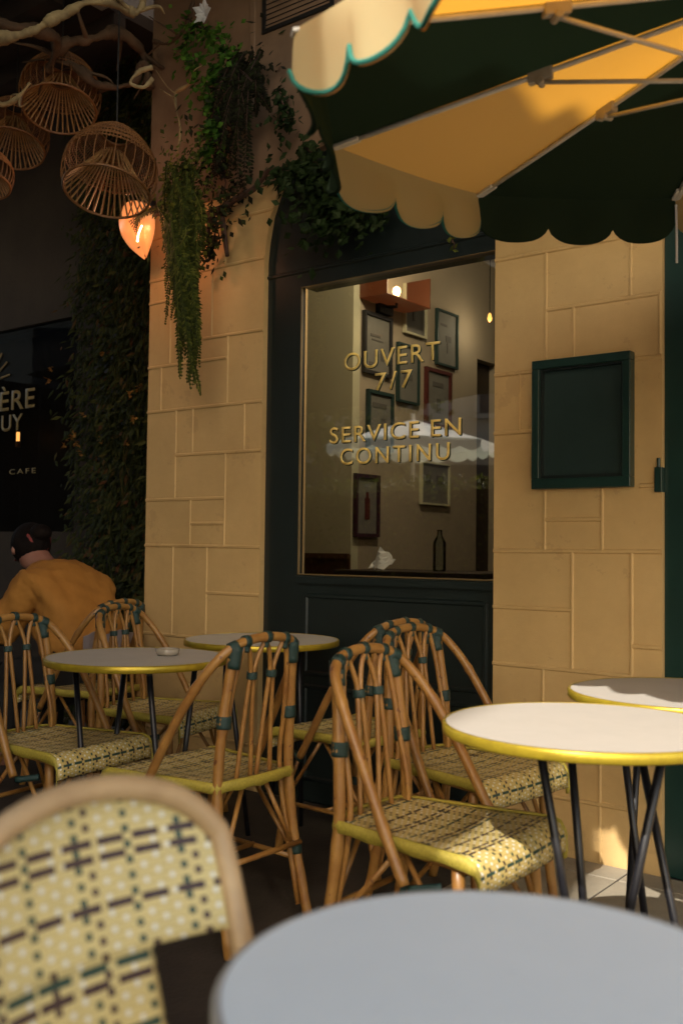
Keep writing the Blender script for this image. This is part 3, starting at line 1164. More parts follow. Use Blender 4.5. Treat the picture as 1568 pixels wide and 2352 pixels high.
lantern(255, 385, 4.3, .205, 'round woven cane lantern hanging lowest, nearest the pillar', 1)
lantern(140, 205, 4.95, .20, 'dim cane lantern hanging higher behind the lowest one', 2)
lantern(32, 300, 5.3, .19, 'dark cane lantern at the left edge under the roof', 3)
lantern(385, 365, 5.0, .17, 'reddish cane lantern half hidden behind the pillar', 4) if False else None
lantern(-28, 395, 4.6, .12, 'cane lantern cut off by the left edge of the photo', 5)
sh = at_off(470, 30, .14)
m = MB()
for a in range(5):
    for b in range(2):
        an = a * 1.256 + b * .6
        m.leaf(V((0, 0, 0)), V((math.cos(an), -.5, math.sin(an) - .1)), V((0, -1, 0)), .07 - b * .02, .022)
tag(m.build('silk_flower', M['white'], loc=sh, rz=FROT), 'pale blue white flower at the top of the pillar', 'flower')


# ------------------------------------------------------------------ plants
def vine_plant(name, label, path, spread, n, L, w, mat, seed, stemmat='vine', down=.6, grp=None, stem_r=.006):
    """leaves scattered along a path of world points; spread = radius list"""
    R = random.Random(seed)
    P = smooth_path(path, 6)
    root = empty(name, P[0])
    tag(root, label, 'plant', grp)
    m = MB()
    m.tube([p + rnd_dir(R, .008) for p in P], [stem_r, stem_r * .4], 6)
    st = m.build('stem', M[stemmat], None, loc=P[0], world=True)
    st.parent = root
    st.location = (0, 0, 0)
    m = MB()
    for k in range(n):
        t = R.random()
        i = min(int(t * (len(P) - 1)), len(P) - 2)
        c = P[i].lerp(P[i + 1], t * (len(P) - 1) - i)
        sp = spread[0] + (spread[-1] - spread[0]) * t if len(spread) == 2 else spread[min(int(t * len(spread)), len(spread) - 1)]
        clump = .55 + .45 * math.sin(t * 37 + seed)
        off = V((R.gauss(0, .5), R.gauss(0, .5), R.gauss(0, .5))) * sp * clump
        if (c + off - W(0, .0, 0)).dot(EN) < .012:
            off -= EN * ((c + off - W(0, 0, 0)).dot(EN) - .012 - R.random() * .03)
        d = (rnd_dir(R) + EN * .4 + V((0, 0, -down)))
        s = R.uniform(.6, 1.15)
        m.leaf(c + off, d, EN + V((0, 0, .5)), L * s, w * s)
    lv = m.build('leaves', M[mat], None, loc=P[0], world=True)
    lv.parent = root
    lv.location = (0, 0, 0)
    return root


def fern(name, label, fronds, mat, seed, pin=.035, cat='fern', dens=60, stemmat='leaf_fern', wid=.006):
    R = random.Random(seed)
    base = V(fronds[0][0])
    root = empty(name, base)
    tag(root, label, cat)
    ms, ml = MB(), MB()
    for path in fronds:
        P = smooth_path(path, 8)
        ms.tube(P, [.0035, .001], 5)
        n = dens
        for k in range(n):
            t = (k + .5) / n * (len(P) - 1)
            i = min(int(t), len(P) - 2)
            p = P[i].lerp(P[i + 1], t - i)
            tg = (P[i + 1] - P[i]).normalized()
            sd = tg.cross(EN).normalized()
            a = k / n
            ln = pin * (math.sin(math.pi * (.12 + .86 * a)) ** .7) * R.uniform(.75, 1.2)
            for s in (-1, 1):
                d = sd * s + tg * .55 + EN * R.uniform(-.35, .35)
                ml.leaf(p, d, EN, ln, wid)
    for mm, nm, mt in ((ms, 'stems', stemmat), (ml, 'fronds', mat)):
        o = mm.build(nm, M[mt], None, loc=base, world=True)
        o.parent = root
        o.location = (0, 0, 0)
    return root


# bright trailing plant down the pillar
vine_plant('trailing_plant', 'bright green small leaved trailing plant hanging down the pillar top',
           [at_off(x, y, d) for x, y, d in ((420, 40, .12), (500, 90, .14), (515, 130, .15), (485, 180, .15), (480, 230, .15), (500, 280, .16), (480, 330, .16), (470, 372, .16))],
           [.09, .13, .11, .09, .10, .08], 760, .036, .017, 'leaf_bright', 21)
vine_plant('trailing_plant', 'short bright green sprig hanging left of the long trailing plant',
           [at_off(x, y, .15) for x, y in ((440, 70), (425, 100), (432, 150), (450, 170))], [.10, .08], 170, .036, .016, 'leaf_bright', 22)
vine_plant('trailing_plant', 'small leafy tuft near the arch beside the parasol tip',
           [at_off(x, y, .10) for x, y in ((640, 205), (650, 240), (665, 270), (645, 295))], [.06, .08], 150, .036, .016, 'leaf_ivy', 23)
# fern cascade in front of the shell lamp
R = random.Random(5)
fr = []
for k in range(46):
    x0 = R.uniform(375, 440)
    end = R.uniform(560, 900)
    dx = R.uniform(-62, 48)
    d0 = R.uniform(.26, .36)
    xe = 422 + dx * (1 if end < 760 else .45) + (18 if end > 700 else 0)
    y0 = R.uniform(370, 520)
    fr.append([at_off(x0 + R.uniform(-14, 14), y0, d0), at_off(x0 + (xe - x0) * .45 + R.uniform(-16, 16), y0 + (end - y0) * .33, d0 + R.uniform(.03, .09)), at_off(x0 + (xe - x0) * .8 + R.uniform(-9, 9), y0 + (end - y0) * .66, d0 + .04), at_off(xe, end, d0 - .02)])
fr.append([at_off(430, 600, .3), at_off(440, 750, .3), at_off(442, 830, .3), at_off(461, 908, .3)])
fr.append([at_off(425, 600, .3), at_off(430, 720, .3), at_off(447, 800, .3), at_off(432, 878, .3)])
fern('hanging_fern', 'long feathery green fern cascading down the left pillar', fr, 'leaf_fern', 6, .036, 'fern', 54)
vine_plant('hanging_ivy', 'dense mossy green creeper above the long fern',
           [at_off(x, y, .26) for x, y in ((440, 360), (425, 400), (420, 450), (430, 500), (440, 560), (425, 640))], [.14, .18, .18, .17, .15, .10], 1700, .026, .011, 'leaf_fern', 31)
# fine fern fronds over the lantern bottom/shell
fr = []
for k in range(9):
    a = k / 8
    fr.append([at_off(395, 480 + a * 12, .22), at_off(360, 478 + a * 10, .25), at_off(325 - a * 4, 490 + a * 14, .26), at_off(296 + a * 26, 510 + a * 46, .24)])
fern('small_fern', 'thin dark fern fronds arching over the shell lamp', fr[:6], 'leaf_dark', 8, .022, 'fern', 26, 'leaf_dark', .0035)
# dark mass of fern and creeper, deep shade put into the leaf colour
fr = []
R = random.Random(9)
for k in range(13):
    x0, y0 = R.uniform(530, 610), R.uniform(110, 190)
    xe, ye = R.uniform(450, 640), R.uniform(230, 470)
    fr.append([at_off(x0, y0, .1), at_off((x0 + xe) / 2, y0 + (ye - y0) * .35, .18), at_off(xe, ye, .10)])
fern('dark_fern', 'shadowy dark fern spreading over the wall above the pillar', fr, 'leaf_dark', 10, .045, 'fern', 44, 'vine', .007)
vine_plant('shadow_creeper', 'shadowy blackish creeper hanging between fern and arch',
           [at_off(x, y, .08) for x, y in ((600, 130), (560, 200), (530, 270), (500, 340), (520, 420), (500, 520), (470, 600))], [.16, .22, .22, .20, .16, .08], 900, .045, .012, 'leaf_dark', 33)
# ivy over the corner of the arch
vine_plant('ivy', 'dark green ivy spilling over the arched corner of the window frame',
           [at_off(x, y, .10) for x, y in ((640, 400), (690, 395), (730, 420), (740, 470), (790, 470), (830, 500))], [.16, .26, .28, .26, .22, .14], 760, .046, .020, 'leaf_ivy', 41)
vine_plant('ivy', 'ivy trailing behind the green parasol edge above the window',
           [at_off(x, y, .10) for x, y in ((700, 330), (740, 400), (770, 480), (720, 520))], [.12, .16], 260, .055, .025, 'leaf_ivy', 42)
vine_plant('ivy', 'thin ivy strand hanging under the yellow scalloped edge',
           [at_off(x, y, .06) for x, y in ((1035, 520), (1038, 545), (1042, 572)) ], [.02, .02], 16, .03, .010, 'leaf_fern', 43)
# dark vine stem
m = MB()
m.tube(smooth_path([at_off(x, y, .07) for x, y in ((668, 392), (640, 388), (617, 393), (600, 412), (585, 432), (560, 448), (537, 460), (515, 476), (490, 488), (467, 500))], 5), [.010, .018], 9)
m.tube(smooth_path([at_off(x, y, .07) for x, y in ((505, 482), (512, 515), (517, 550), (522, 588))], 4), [.017, .010], 9)
m.tube(smooth_path([at_off(x, y, .07) for x, y in ((490, 488), (480, 520), (478, 560))], 4), [.016, .008], 9)
tag(m.build('vine_stem', M['vine'], loc=at_off(617, 393, .07), world=True, smooth=True), 'bare reddish brown vine stem bending along the wall', 'vine')


# ================================================================== PARASOL
PC = V((.884, 1.943, 2.10))
PT1, PT2, PR, PPH, PZH = -.059, -.062, 1.0, 2.723, .147
PN = V((PT1, PT2, 1)).normalized()
PA = V((1, 0, -PT1)).normalized()
PB = PN.cross(PA)
NS = 10
HUB = PC + PN * PZH


def pv(k, r=PR):
    a = PPH - k * 2 * math.pi / NS
    rim = PC + (PA * math.cos(a) + PB * math.sin(a)) * PR
    return HUB.lerp(rim, r)


par = empty('parasol', (HUB.x, HUB.y, 0))
tag(par, 'large cafe parasol with dark green and yellow panels and scalloped edge', 'parasol')


def wpart(mb, name, mat, parent=par, base=None, **kw):
    o = mb.build(name, mat, None, loc=base or (HUB.x, HUB.y, 0), world=True, **kw)
    o.parent = parent
    o.location = (0, 0, 0)
    return o


for k in range(NS):
    a, b = pv(k), pv(k + 1)
    col = 'fab_yellow' if k % 2 == 0 else 'fab_green'
    m = MB()
    nr, nc = 10, 8
    P = []
    for i in range(nr + 1):
        r = .03 + .97 * i / nr
        row_ = []
        for j in range(nc + 1):
            t = j / nc
            p = HUB.lerp(a, r).lerp(HUB.lerp(b, r), t)
            p = p + PN * (-.035 * r * math.sin(math.pi * t) * .6 + .002)
            # soft inward sag of the hem between two rib tips
            if i == nr:
                p = p + (HUB - p).normalized() * .02 * math.sin(math.pi * t)
            row_.append(p)
        P.append(row_)
    m.grid(P)
    o = wpart(m, 'canopy_panel', M[col], smooth=True)
    o['label'] = ('yellow' if k % 2 == 0 else 'dark green') + ' canopy panel'
    # valance with three scallops
    hem = P[-1]
    m, tm = MB(), MB()
    N = 48
    top, bot, trim = [], [], []
    outv = ((a + b) / 2 - HUB)
    outv.z = 0
    outv.normalize()
    for i in range(N + 1):
        t = i / N
        q = t * nc
        j = min(int(q), nc - 1)
        p = hem[j].lerp(hem[j + 1], q - j)
        ns_ = 4 if k == 8 else 3
        fr_ = (t * ns_) % 1.0 if i < N else 1.0
        L = .084 + .054 * (max(0, 1 - (2 * fr_ - 1) ** 2)) ** .75
        w = .014 * math.sin(t * 3 * math.pi * 2 + k)
        lo = p + V((0, 0, -L)) + outv * (w - .008)
        mid = p + V((0, 0, -L * .5)) + outv * (w * .5 - .002)
        top.append([p, p + V((0, 0, -L * .2)) + outv * .003, mid, lo])
        trim.append(lo + outv * .005 + V((0, 0, .005)))
    m.grid(top)
    vo = wpart(m, 'valance', M[col], smooth=True)
    tm.tube(trim, .0045, 6)
    t_ = wpart(tm, 'piping', M['fab_trim'] if k % 2 == 0 else M['fab_green'], parent=vo)
    t_.location = (0, 0, 0)
runner = V((.840, 1.934, 2.045))
for k in range(NS):
    tip = pv(k)
    m = MB()
    dn = PN * -.006
    m.tube([pv(k, .03) + dn, pv(k, .35) + dn * 1.2, pv(k, .7) + dn, tip + dn * .3], .0062, 8)
    rib = wpart(m, 'rib', M['cream_metal'], smooth=True)
    m = MB()
    br_ = pv(k, .5) + dn * 2
    m.tube([runner, br_ - PN * .012], .0052, 8)
    wpart(m, 'strut', M['cream_metal'], parent=rib, smooth=True)
    m = MB()
    dr_ = (tip - HUB).normalized()
    Rm = Matrix((dr_, PN.cross(dr_), PN)).transposed()
    m.box(br_ + PN * .006, (.055, .022, .034), Rm)
    m.tube([br_ + PN.cross(dr_) * .016 - PN * .012, br_ - PN.cross(dr_) * .016 - PN * .012], .009, 10)
    wpart(m, 'bracket', M['bracket'], parent=rib, bev=.004)
    m = MB()
    m.box(tip - dr_ * .03 - PN * .004, (.075, .026, .008), Rm)
    wpart(m, 'end_pocket', M['cream_metal'], parent=rib, bev=.002)
m = MB()
m.tube([V((HUB.x, HUB.y, .05)), V((HUB.x, HUB.y, HUB.z + .06))], .019, 16)
wpart(m, 'pole', M['cream_metal'], smooth=True)
m = MB()
m.tube([runner + V((.035, 0, -.03)), runner + V((.035, 0, .02))], .034, 16)
wpart(m, 'runner', M['bracket'], smooth=True)
m = MB()
m.lathe([(.27, .0), (.27, .03), (.24, .045), (.05, .06), (.03, .2)], (HUB.x, HUB.y, 0), 32)
wpart(m, 'base', M['iron'], smooth=False)
m = MB()
tip = pv(3) if False else None
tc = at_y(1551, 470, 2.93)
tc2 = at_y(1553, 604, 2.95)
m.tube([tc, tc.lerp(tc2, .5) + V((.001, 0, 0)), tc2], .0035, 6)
wpart(m, 'tie_cord', M['white'])  # cord ends with its sunlit stretch; sunlight put into the pale colour


def far_parasol(loc, R0, zr, zh, label, cols, n=8, rot=0.3):
    root = empty('parasol', loc)
    tag(root, label, 'parasol')
    for k in range(n):
        a0, a1 = rot + 2 * math.pi * k / n, rot + 2 * math.pi * (k + 1) / n
        p0, p1 = V((math.cos(a0) * R0, math.sin(a0) * R0, zr)), V((math.cos(a1) * R0, math.sin(a1) * R0, zr))
        h = V((0, 0, zh))
        m = MB()
        m.grid([[h.lerp(p0, i / 6).lerp(h.lerp(p1, i / 6), j / 4) - V((0, 0, .03 * math.sin(math.pi * j / 4) * i / 6)) for j in range(5)] for i in range(7)])
        m.grid([[p0.lerp(p1, j / 12) + V((0, 0, -(.10 + .05 * abs(math.sin(math.pi * j / 4))) * i)) for j in range(13)] for i in range(2)])
        m.build('canopy_panel', M[cols[k % 2]], root, smooth=False)
    m = MB()
    m.tube([(0, 0, .05), (0, 0, zh + .08)], .025, 12)
    m.build('pole', M['cream_metal'], root)
    m = MB()
    m.lathe([(.3, 0), (.3, .04), (.05, .07), (.04, .2)], seg=24)
    m.build('base', M['iron'], root)
    return root


far_parasol((-.62, -.72, 0), 1.05, 2.10, 2.45, 'off white parasol standing unseen behind the viewer, softening light on the near table', ('fab_white', 'fab_white'), 10)  # unseen canopy set to shade the near table and soften its light
far_parasol((-8.3, 1.05, 0), 1.15, 2.50, 2.84, 'white and mint parasol down the street, reflected in the window', ('fab_white', 'fab_white'), 8)


# ================================================================== TABLES
def table(loc, r, topmat, legs, label, h=.74, rz=0., edge=.022, rim='brass'):
    root = empty('round_table', (loc[0], loc[1], 0), rz)
    tag(root, label, 'table')
    m = MB()
    m.lathe([(r - .004, h - .006), (r - .004, h)], seg=96)
    m.build('table_top', M[topmat], root)
    m = MB()
    m.lathe([(r - .02, h - edge), (r, h - edge), (r + .003, h - edge + .003), (r + .003, h - .003), (r, h + .0012), (r - .0045, h + .0012), (r - .0045, h - .0065)], seg=96, cap=False)
    m.build('table_edge', M[rim], root, smooth=True)
    m = MB()
    m.lathe([(r - .0205, h - edge + .001), (r - .0205, h - .0065)], seg=64)
    m.build('underside', M['dark_wood'], root)
    for a, b in legs:
        m = MB()
        m.tube([V(a), V(b)], .0095, 10)
        m.build('leg', M['black'], root, smooth=True)
    m = MB()
    zz_ = h - edge - .012
    for a, b in ((legs[0][0], legs[2][0]), (legs[1][0], legs[3][0])):
        m.tube([V((a[0], a[1], zz_)), V((b[0], b[1], zz_ + .001))], .010, 8)
    m.build('top_brace', M['black'], root)
    return root


def std_legs(rt, rb, a0, h=.70):
    return [((rt * math.cos(a0 + k * math.pi / 2), rt * math.sin(a0 + k * math.pi / 2), h), (rb * math.cos(a0 + k * math.pi / 2 + .5), rb * math.sin(a0 + k * math.pi / 2 + .5), .0)) for k in range(4)]


T3 = V((.53, 2.145, 0))


def rel(px, py, Y, c):
    p = at_y(px, py, Y)
    return p - c


def ext(pxa, pya, Ya, pxb, pyb, Yb, c):
    a, b = at_y(pxa, pya, Ya) - c, at_y(pxb, pyb, Yb) - c
    d = (b - a)
    t = (.70 - a.z) / d.z
    u = (0. - a.z) / d.z
    return (tuple(a + d * t), tuple(a + d * u))


legs3 = [ext(1252, 1795, 2.13, 1298, 2066, 2.17, T3), ext(1316, 1795, 2.31, 1339, 2082, 2.30, T3),
         ext(1508, 1795, 2.02, 1444, 2098, 2.08, T3), ext(1483, 1795, 2.28, 1551, 2130, 2.20, T3)]
legs3 = [legs3[0], legs3[1], legs3[3], legs3[2]]
table(T3, .305, 'table', legs3, 'round cream table in full sun with yellow edge')
table((-.68, 3.36), .30, 'table', std_legs(.20, .17, .4), 'round table in shade with a glass ashtray on it')
table((-.315, 4.045), .31, 'table', std_legs(.2, .17, .9), 'round shaded table against the wall under the window corner')
table((.915, 2.655), .30, 'table', std_legs(.2, .17, .3), 'round table behind the sunlit one, half in shadow')
table((.143, .852), .243, 'table_grey', std_legs(.17, .16, .2), 'large grey round table top closest to the viewer', edge=.02, rim='grey_rim')
m = MB()
m.lathe([(.032, 0), (.038, .004), (.042, .022), (.037, .022), (.033, .008), (.001, .006)], (0, 0, 0), 28, cap=False)
m.lathe([(.001, 0), (.032, 0)], (0, 0, 0), 28, cap=False)
a = at_y(385, 1492, 3.40)
tag(m.build('ashtray', M['frost'], loc=(a.x, a.y, .7415), smooth=True), 'small clear glass ashtray on the shaded left table', 'ashtray')


# ================================================================== CHAIRS
def lean(z):
    return -.20 - .045 * max(0, (z - .43) / .42)


def seat_grid():
    P, UV = [], []
    n, mN = 18, 20
    for i in range(n + 1):
        t = i / n                     # 0 rear .. 1 front
        row_, ur = [], []
        for j in range(mN + 1):
            u = j / mN * 2 - 1
            if t < .78:
                y = -.215 + t / .78 * .385
                z = .45
                hw = .155 + .055 * (t / .78)
                vv = y
            else:                     # waterfall front
                a = (t - .78) / .22
                an = min(a / .55, 1) * math.pi / 2
                y = .17 + .035 * math.sin(an)
                z = .45 - .035 * (1 - math.cos(an)) - max(0, a - .55) / .45 * .035
                hw = .21 + .004 * a
                vv = .17 + a * .09
            zz_ = z - .012 * (1 - u * u) * math.sin(math.pi * min(t / .8, 1)) - .004 * (abs(u) ** 6)
            yy = y - .02 * (1 - (u * u)) * (1 if t < .2 else 0) * (1 - t / .2) + .012 * (1 - u * u) * t
            row_.append(V((hw * u, yy, zz_)))
            ur.append((hw * u, vv))
        P.append(row_)
        UV.append(ur)
    return P, UV


def make_chair():
    root = empty('rattan_chair')
    # seat
    P, UV = seat_grid()
    m = MB()
    m.grid(P, UV)
    m.build('seat', M['weave'], root, smooth=True, solid=.012)
    m = MB()                      # yellow band round the rear and sides, hanging down
    edge = [P[i][0] for i in range(len(P) - 1, -1, -1)] + [p for p in P[0][1:]] + [P[i][-1] for i in range(1, len(P))]
    rows_ = []
    c0 = V((0, 0, .45))
    for k, p in enumerate(edge):
        o = V((p.x, p.y + .02, 0)).normalized()
        wv = .0025 * math.sin(k * 1.3)
        rows_.append([p + V((0, 0, .008)) - o * .006, p + V((0, 0, .010)) + o * .006, p + o * .009 + V((0, 0, -.002)), p + o * .007 + V((0, 0, -.017 + wv)), p + V((0, 0, -.019 + wv)) - o * .004])
    m.grid(rows_)
    m.build('seat_band', M['band'], root, smooth=True, solid=.004)
    fr_ = MB()
    path = [V((p.x * .96, p.y, p.z - .017)) for p in P[0]]
    fr_.tube([V((-.145, -.2, .432)), V((-.2, .165, .428)), V((.2, .165, .428)), V((.145, -.2, .432)), V((-.145, -.2, .432))], .011, 8)
    fr_.build('seat_frame', M['rattan'], root)
    # rear legs / back posts
    for s in (-1, 1):
        m = MB()
        pts = smooth_path([(s * .168, -.285, 0), (s * .160, -.235, .22), (s * .150, -.212, .43), (s * .142, lean(.62), .62), (s * .128, lean(.78), .78), (s * .119, lean(.83), .828)], 5)
        m.tube(pts, [.0150 + (.0022 if i % 6 == 3 else 0) + .0006 * math.sin(i * 1.7) for i in range(len(pts))], 10)
        leg = m.build('rear_leg', M['rattan'], root, smooth=True)
        m = MB()                  # thin cane beside the post, curving to the hoop
        pts = smooth_path([(s * .142, -.262, .06), (s * .130, -.195, .43), (s * .120, lean(.62) + .004, .62), (s * .109, lean(.74), .74), (s * .096, lean(.81) - .002, .806), (s * .082, lean(.85), .842)], 5)
        m.tube(pts, .0078, 8)
        m.build('back_cane', M['rattan'], leg, smooth=True)
    # front legs
    for s in (-1, 1):
        m = MB()
        m.tube(smooth_path([(s * .196, .175, 0), (s * .188, .15, .2), (s * .180, .135, .425)], 4), .015, 10)
        m.build('front_leg', M['rattan'], root, smooth=True)
    # hoop
    hoop = smooth_path([(-.232, .03, .370), (-.226, -.02, .46), (-.212, -.100, .61), (-.190, -.172, .73), (-.158, -.222, .803), (-.115, -.242, .836), (-.06, -.250, .850), (0, -.252, .854),
                        (.06, -.250, .850), (.115, -.242, .836), (.158, -.222, .803), (.190, -.172, .73), (.212, -.100, .61), (.226, -.02, .46), (.232, .03, .370)], 6)
    m = MB()
    m.tube(hoop, [.0135 + (.0022 if i % 12 == 5 else 0) for i in range(len(hoop))], 12)
    m.build('hoop', M['rattan'], root, smooth=True)
    # Y-shaped splats
    for x in (-.041, .041):
        m = MB()
        zb = .745
        for s in (-1, 1):
            m.tube(smooth_path([(x + s * .030, -.205, .435), (x + s * .016, lean(.62), .62), (x + s * .0075, lean(zb), zb), (x + s * .010, lean(.78), .776), (x + s * .024, lean(.82) - .003, .818), (x + s * .040, lean(.85) - .002, .844)], 5), .0070, 8)
        m.build('splat', M['rattan'], root, smooth=True)
    # diagonal braces and stretchers
    for s in (-1, 1):
        for nm, a_, b_ in (('side_brace', (s * .163, -.25, .17), (s * .165, -.03, .42)), ('side_brace', (s * .185, .145, .20), (s * .17, -.01, .42)),
                           ('brace', (s * .158, -.238, .20), (s * .05, -.21, .425)), ('brace', (s * .182, .15, .22), (s * .07, .15, .425))):
            m = MB()
            m.tube([a_, b_], .0072, 8)
            m.build(nm, M['rattan'], root, smooth=True)
        m = MB()
        m.tube([(s * .162, -.25, .185), (s * .189, .155, .185)], .0085, 8)
        m.build('stretcher', M['rattan'], root, smooth=True)
    for a_, b_ in (((-.176, -.05, .188), (.176, -.05, .188)), ((-.163, -.25, .235), (.163, -.25, .235))):
        m = MB()
        m.tube([a_, b_], .0085, 8)
        m.build('stretcher', M['rattan'], root, smooth=True)

    def wrap(a, b, r, n=1):
        a, b = V(a), V(b)
        m = MB()
        N = 5
        m.tube([a.lerp(b, i / N) for i in range(N + 1)], [r + (.0009 if i % 2 else 0) for i in range(N + 1)], 12)
        m.build('binding', M['bind'], root, smooth=True)

    for x in (0, -.082, .082):
        z = .854 - .0055 * (abs(x) / .06) ** 1.4
        wrap((x - .009, -.252 + abs(x) * .05, z), (x + .009, -.252 + abs(x) * .05, z), .0172)
        wrap((x, lean(.84) - .004, z - .03), (x, -.251, z - .006), .0095)
    for s in (-1, 1):
        wrap((s * .112, -.243, .835), (s * .134, -.236, .826), .0178)
        wrap((s * .1245, lean(.78) - .002, .772), (s * .119, lean(.83) - .004, .834), .0195)
        wrap((s * .1385, lean(.62), .605), (s * .136, lean(.62), .640), .0215)
        wrap((s * .160, -.236, .20), (s * .158, -.232, .24), .0195)
        wrap((s * .187, .148, .19), (s * .186, .145, .22), .0175)
        wrap((s * .226, .035, .36), (s * .190, .10, .37), .010)
        wrap((s * .041, lean(.74), .735), (s * .041, lean(.755), .755), .0155)
    return root


def face(v):
    """rotation so local +Y points along v"""
    return math.atan2(v[1], v[0]) - math.pi / 2


chairs = [((.262, 2.42), (.80, -.598), 'rattan chair whose seat front catches the sun under the sunlit table'),
          ((.414, 3.113), (.72, -.69), 'rattan chair right behind the partly sunlit one, facing the right tables'),
          ((.045, 3.70), (-.72, .69), 'rattan chair at the window corner, facing away, behind two others'),
          ((-.409, 3.03), (-.789, .614), 'rattan chair with its back to us at the ashtray table'),
          ((-.94, 3.418), (.855, -.52), 'rattan chair cut by the left edge in front of the yellow shirt'),
          ((-.712, 4.114), (.917, -.40), 'rattan chair behind the ashtray table, nearer the pillar, facing right'),
          ((-1.21, 4.73), (-.85, .53), 'dim rattan chair facing away at the far left behind the tables')]
proto = None
for i, (p, fdir, lab) in enumerate(chairs):
    o = make_chair() if i == 0 else copy_tree(proto)
    if i == 0: proto = o
    o.location = (p[0], p[1], 0)
    o.rotation_euler = (0, 0, face(fdir))
    tag(o, lab, 'chair', 'rattan cafe chairs')


def woven_chair(loc, fdir, label):
    root = empty('woven_chair', loc, face(fdir))
    tag(root, label, 'chair')
    Z0, Z1, HW = .42, .868, .150

    def bk(z):
        return -.16 - .36 * (z - Z0)

    def halfw(z):
        if z > .77:
            t = (z - .77) / (Z1 - .77)
            return HW * math.sqrt(max(0, 1 - t ** 2.3))
        return HW + .012 * (z - .77) / .35
    path = [V((-.17, -.13, .0)), V((-.165, -.14, .25))] + [V((-halfw(z), bk(z), z)) for z in (.45, .55, .65, .72)]
    for i in range(1, 16):
        t = math.pi * i / 16
        z = .77 + (Z1 - .77) * math.sin(t) ** (2 / 2.3)
        path.append(V((-HW * math.cos(t), bk(z), z)))
    path += [V((halfw(z), bk(z), z)) for z in (.72, .65, .55, .45)] + [V((.165, -.14, .25)), V((.17, -.13, 0))]
    m = MB()
    m.tube(smooth_path(path, 4), .0128, 14)
    m.build('back_frame', M['rattan_pale'], root, smooth=True)
    m = MB()
    ZN = .712

    def strip(za, zb, lo_f, hi_f, nz):
        rows_, uvs = [], []
        for i in range(nz + 1):
            z = za + (zb - za) * i / nz
            lo, hi = lo_f(z), hi_f(z)
            rows_.append([V((lo + (hi - lo) * j / 24, bk(z) - .024 * (1 - ((lo + (hi - lo) * j / 24) / HW) ** 2), z)) for j in range(25)])
            uvs.append([(lo + (hi - lo) * j / 24, (z - Z0) * 1.06 - .026) for j in range(25)])
        m.grid(rows_, uvs)
    strip(ZN, Z1 - .006, lambda z: -halfw(z) + .004, lambda z: halfw(z) - .004, 24)
    strip(Z0 + .02, ZN, lambda z: -.052, lambda z: halfw(z) - .004, 20)
    m.build('back_panel', M['weave_big'], root, smooth=True, solid=.008)
    m = MB()
    P, UV = seat_grid()
    m.grid([[V((p.x, p.y + .06, p.z)) for p in r] for r in P], UV)
    m.build('seat', M['weave_big'], root, smooth=True, solid=.012)
    m = MB()
    m.tube(smooth_path([(-.16, -.14, .43), (-.2, .2, .43), (0, .25, .43), (.2, .2, .43), (.16, -.14, .43)], 5), .014, 10)
    m.build('seat_frame', M['rattan_pale'], root, smooth=True)
    for s in (-1, 1):
        m = MB()
        m.tube([(s * .19, .23, 0), (s * .18, .19, .43)], .015, 10)
        m.build('front_leg', M['rattan_pale'], root, smooth=True)
    return root


M['weave_big'] = mat_weave('close_plaid_weave', (.62, .53, .25))
wc = V((-.212, .962, 0)) + V((.72, -.69, 0)) * .275
woven_chair(wc, (.72, -.69), 'woven plaid backed chair with pale rattan rim closest to the viewer')


# ================================================================== PEOPLE
def skin_mesh(name, pts, edges, radii, mat, root, sub=2, base=V((0, 0, 0))):
    me = bpy.data.meshes.new(name)
    me.from_pydata([tuple(V(p) - base) for p in pts], edges, [])
    o = bpy.data.objects.new(name, me)
    COL.objects.link(o)
    o.modifiers.new('sk', 'SKIN')
    for i, r in enumerate(radii):
        sv = me.skin_vertices[0].data[i]
        sv.radius = r if isinstance(r, tuple) else (r, r)
        sv.use_root = (i == 0)
    mm = o.modifiers.new('ss', 'SUBSURF')
    mm.levels = mm.render_levels = sub
    dg = bpy.context.evaluated_depsgraph_get()
    me2 = bpy.data.meshes.new_from_object(o.evaluated_get(dg))
    bpy.data.objects.remove(o)
    me2.name = name
    me2.materials.clear()
    me2.materials.append(mat)
    me2.polygons.foreach_set('use_smooth', [True] * len(me2.polygons))
    o2 = bpy.data.objects.new(name, me2)
    COL.objects.link(o2)
    if root: o2.parent = root
    return o2


